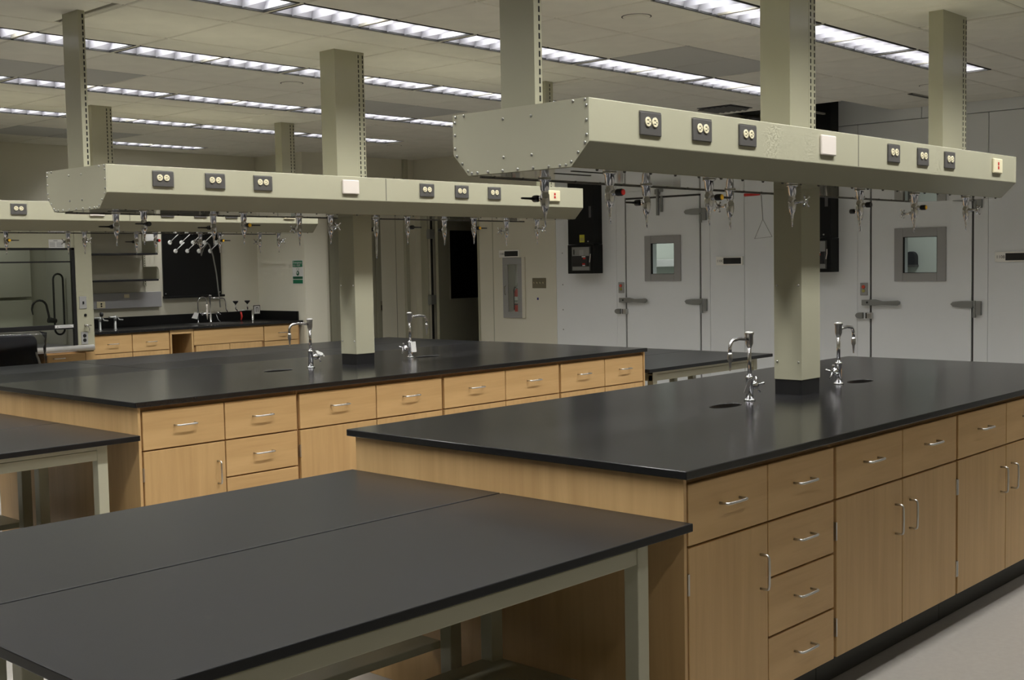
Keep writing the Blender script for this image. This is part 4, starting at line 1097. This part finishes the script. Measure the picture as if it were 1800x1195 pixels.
MB().lathe([(0.022, 0), (0.014, 0.008), (0.014, 0.09), (0.010, 0.10), (0.008, 0.27), (0.016, 0.28), (0.016, 0.30), (0.022, 0.305), (0.012, 0.31)], (0, 0, 0), 'z', 12).build('body', M['chrome'], t)
MB().tube([(0, 0, 0.272), (0.15, -0.02, 0.272), (0.175, -0.025, 0.262), (0.185, -0.03, 0.23), (0.19, -0.03, 0.14), (0.215, -0.03, 0.10)], [0.008, 0.008, 0.008, 0.008, 0.007, 0.005], 8).build('spout', M['chrome'], t)
MB().tube([(-0.09, 0, 0.10), (0.09, 0, 0.10)], 0.011, 8).build('bridge', M['chrome'], t)
for s in (-1, 1):
    hh = MB().lathe([(0.014, 0), (0.014, 0.02), (0.008, 0.025)], (s * 0.09, 0, 0.10), 'x' if s > 0 else '-x', 10)
    for a in range(4):
        hh.tube([(s * 0.115, 0, 0.10), (s * 0.118, 0.03 * math.cos(R(90 * a + 30)), 0.10 + 0.03 * math.sin(R(90 * a + 30)))], 0.004, 6)
    hh.build('cross_handle', M['chrome'], t)
MB().tube([(0.075, 0, 0.09), (0.085, -0.02, 0.03), (0.11, -0.03, 0.002)], 0.004, 6).build('drain_tube', M['tube'], t)
t = thing('eye_wash', 'eye wash fitting with two black cups and a red tag at the sink counter', 'eye wash', (8.19, 11.72, H))
MB().lathe([(0.022, 0), (0.014, 0.006), (0.012, 0.12)], (0.04, 0, 0), 'z', 12).build('stem', M['chrome'], t)
MB().tube([(-0.17, 0, 0.112), (-0.05, 0, 0.118), (0.05, 0, 0.12)], 0.010, 8).tube([(-0.19, 0, 0.20), (-0.19, 0, 0.14), (-0.16, 0, 0.11)], 0.008, 8).tube([(-0.03, 0, 0.20), (-0.03, 0, 0.115)], 0.008, 8).build('spray_arm', M['chrome'], t)
for x in (-0.19, -0.03):
    MB().lathe([(0.010, 0), (0.030, 0.022), (0.032, 0.034), (0.02, 0.036)], (x, 0, 0.195), 'z', 14).build('eye_cup', M['black'], t)
MB().tube([(-0.135, -0.02, 0.10), (-0.13, -0.03, 0.05), (-0.15, -0.04, 0.008)], [0.010, 0.012, 0.007], 6).build('red_tag', M['red'], t)
MB().box(0.06, 0.155, 0.01, 0.016, 0.065, 0.17).build('push_flag', M['gasket'], t, 0.004)
MB().box(0.07, 0.145, 0.008, 0.0101, 0.072, 0.160).build('flag_face', M['white'], t)
MB().box(0.09, 0.098, 0.0068, 0.0082, 0.09, 0.14).box(0.117, 0.125, 0.0068, 0.0082, 0.09, 0.14).box(0.09, 0.125, 0.0068, 0.0082, 0.137, 0.146).build('flag_mark', M['gasket'], t)
# black peg board
t = thing('drying_rack', 'black pegboard drying rack with white angled pegs above the sink', 'drying rack', (0, YW - 0.002, 0))
MB().box(7.178, 7.925, -0.02, 0, 1.215, 2.05).build('board', M['black_board'], t, 0.003)
MB().box(7.17, 7.935, -0.07, 0, 1.198, 1.222).build('drip_trough', M['black_board'], t, 0.003)
pegs = [(7.27 + k * 0.1475, 1.815) for k in range(5)] + [(7.338 + k * 0.149, 1.72) for k in range(4)]
pegs += [(7.41 + k * 0.148, 1.93) for k in range(4)]
pm = MB().tube([(0, -0.02, 0), (0.03, -0.06, 0.045), (0.066, -0.105, 0.095)], [0.0055, 0.005, 0.006], 6).mesh('peg', M['white'])
km = MB().lathe([(0.024, 0), (0.026, 0.006), (0.020, 0.012)], (0, -0.02, 0), '-y', 14).mesh('peg_base', M['white'])
for (x, z) in pegs:
    p = link(bpy.data.objects.new('peg', pm), t, at=(x, 0, z))
    link(bpy.data.objects.new('peg_base', km), p)
for x in (7.20, 7.90):
    MB().lathe([(0.008, 0), (0.006, 0.004)], (x, -0.02, 1.25), '-y', 8).build('screw', M['satin'], t)
h = MB().tube([(5.865, 9.09, 1.66), (5.875, 9.10, 1.635), (5.92, 9.13, 1.70), (5.985, 9.17, 1.745), (6.02, 9.19, 1.73), (6.067, 9.21, 1.631), (6.102, 9.22, 1.479), (6.123, 9.22, 1.275), (6.131, 9.22, 1.173)], 0.006, 8).build('vinyl_hose', M['tube'])
tag(h, 'thin grey hose curving down from a valve of the far service beam', 'hose')
# wall shelves
for z, lab in ((1.97, 'topmost'), (1.692, 'middle'), (1.414, 'lowest')):
    t = thing('wall_shelf', '%s dark wall shelf with cream end bracket between fume hood and drying rack' % lab, 'shelf', (0, YW, z))
    MB().box(5.87, 6.935, -0.33, -0.02, -0.014, 0.006).build('shelf_board', M['black'], t, 0.002)
    pts = [(-0.02, 0.006), (-0.34, 0.006), (-0.34, 0.105), (-0.325, 0.128), (-0.30, 0.138), (-0.02, 0.138)]
    MB().prism(pts, 0, 6.935, 6.938).build('end_bracket', M['cream_dull'], t)
st = thing('shelf_standard', 'slotted cream upright carrying the wall shelves', 'shelf upright', (6.955, YW, 0))
MB().box(-0.014, 0.014, -0.02, 0, 1.34, 2.25).build('channel', M['cream_dull'], st)
sm_ = MB()
for k in range(36):
    sm_.box(-0.004, 0.004, -0.021, -0.0195, 1.36 + k * 0.025, 1.372 + k * 0.025)
sm_.build('slots', M['slot'], st)
t = thing('wireway', 'grey metal wireway with a yellow outlet on the far wall below the shelves', 'wireway', (0, YW, 0))
MB().box(5.87, 7.125, -0.055, 0, 1.112, 1.278).build('case', M['box_grey'], t, 0.003)
pl = MB().box(6.355, 6.45, -0.062, -0.055, 1.122, 1.192).build('outlet_plate', M['ivory'], t, 0.002)
for z in (1.143, 1.167):
    MB().lathe([(0.010, 0), (0.009, 0.003)], (6.405, -0.062, z), '-y', 12).build('receptacle', M['slot'], t)
MB().box(6.675, 6.735, -0.058, -0.055, 1.222, 1.26).build('small_label', M['ivory'], t)
o = MB().box(6.99, 7.14, -0.004, 0, 1.80, 1.93).build('wall_notice', M['paper'], None, 0, 2, (0, YW, 0))
tag(o, 'plain white card on the far wall beside the drying rack', 'notice')

# eye wash sign on the side of the pier
t = thing('eyewash_sign', 'green and white emergency eye wash sign on the cream pier', 'sign', (8.45, 11.13, 0))
MB().box(-0.003, 0, -0.098, 0.098, 1.325, 1.600).build('board', M['white'], t)
MB().box(-0.0045, -0.0025, -0.090, 0.090, 1.520, 1.592).build('header', M['green'], t)
MB().box(-0.0045, -0.0025, -0.090, 0.090, 1.384, 1.412).build('footer', M['green_dk'], t)
MB().box(-0.0045, -0.0025, -0.090, 0.090, 1.332, 1.376).build('footer', M['green'], t)
text('Emergency', 0.036, M['white'], t, (-0.005, 0.082, 1.560), (PI / 2, 0, -PI / 2))
text('eye wash', 0.036, M['white'], t, (-0.005, 0.082, 1.530), (PI / 2, 0, -PI / 2))
pic = MB().lathe([(0.026, 0), (0.026, 0.001)], (-0.003, 0.0, 1.448), '-x', 16)
pic.prism([(-0.022, 1.440), (0.0, 1.416), (0.022, 1.440)], 0, -0.0041, -0.003)
pic.build('eye_symbol', M['green_dk'], t)
MB().tube([(-0.0035, -0.005, 1.475), (-0.0035, -0.022, 1.495), (-0.0035, -0.010, 1.512), (-0.0035, 0.012, 1.508), (-0.0035, 0.018, 1.49), (-0.0035, 0.006, 1.475)], 0.0012, 5, True).build('water_symbol', M['green_dk'], t)
MB().lathe([(0.012, 0), (0.012, 0.0015)], (-0.004, 0.004, 1.453), '-x', 12).build('symbol_highlight', M['white'], t)

# wrapped chair
t = thing('lab_chair', 'black lab chair still wrapped in clear plastic before the fume hood', 'chair', (4.72, 10.30, 0))
def rrect(w, z0, z1, r, n=5):
    out = []
    for cx, cz, a0 in ((w - r, z1 - r, 0), (-w + r, z1 - r, 90), (-w + r, z0 + r, 180), (w - r, z0 + r, 270)):
        out += [(cx + r * math.cos(R(a0 + 90 * i / n)), cz + r * math.sin(R(a0 + 90 * i / n))) for i in range(n + 1)]
    return out
MB().prism(rrect(0.215, 0.62, 0.972, 0.07), 1, -0.035, 0.035).build('backrest', M['fabric'], t, 0.015, 3)
random.seed(3)
wr_ = MB()
rows = 9
cols = 22
vs, fs = [], []
for j in range(rows + 1):
    z = 0.50 + (0.985 - 0.50) * j / rows
    for i in range(cols):
        a = 2 * PI * i / cols
        cxp, cyp = math.cos(a), math.sin(a)
        ex = 0.30 if j > 2 else 0.28
        jit = random.uniform(-0.012, 0.012)
        vs.append((math.copysign(abs(cxp) ** 0.5, cxp) * (ex + jit), math.copysign(abs(cyp) ** 0.6, cyp) * (0.065 + jit * 0.8), z + random.uniform(-0.008, 0.008)))
for j in range(rows):
    for i in range(cols):
        fs.append((j * cols + i, j * cols + (i + 1) % cols, (j + 1) * cols + (i + 1) % cols, (j + 1) * cols + i))
fs.append(tuple(rows * cols + i for i in range(cols)))
wr_.add(vs, fs, True).build('plastic_wrap', M['plastic'], t)
MB().prism(rrect(0.24, 0.47, 0.56, 0.04), 1, 0.0, 0.46).build('seat', M['fabric'], t, 0.02, 3)
MB().tube([(0.19, -0.02, 0.83), (0.21, -0.04, 0.76), (0.235, -0.05, 0.66)], 0.011, 8).build('arm_support', M['foil'], t)
MB().box(-0.03, 0.03, 0.02, 0.05, 0.5, 0.75).build('back_bar', M['black'], t)
MB().cyl((0, 0.22, 0.1), (0, 0.22, 0.48), 0.026).build('column', M['steel'], t)
bs = MB()
for k in range(5):
    a = 2 * PI * k / 5 + 0.3
    bs.cyl((0, 0.22, 0.11), (0.29 * math.cos(a), 0.22 + 0.29 * math.sin(a), 0.075), 0.024, 0.016, 8)
bs.build('star_base', M['black'], t)
for k in range(5):
    a = 2 * PI * k / 5 + 0.3
    MB().lathe([(0.028, 0), (0.028, 0.03)], (0.28 * math.cos(a), 0.205 + 0.29 * math.sin(a), 0.028), 'y', 12).build('caster', M['black'], t)
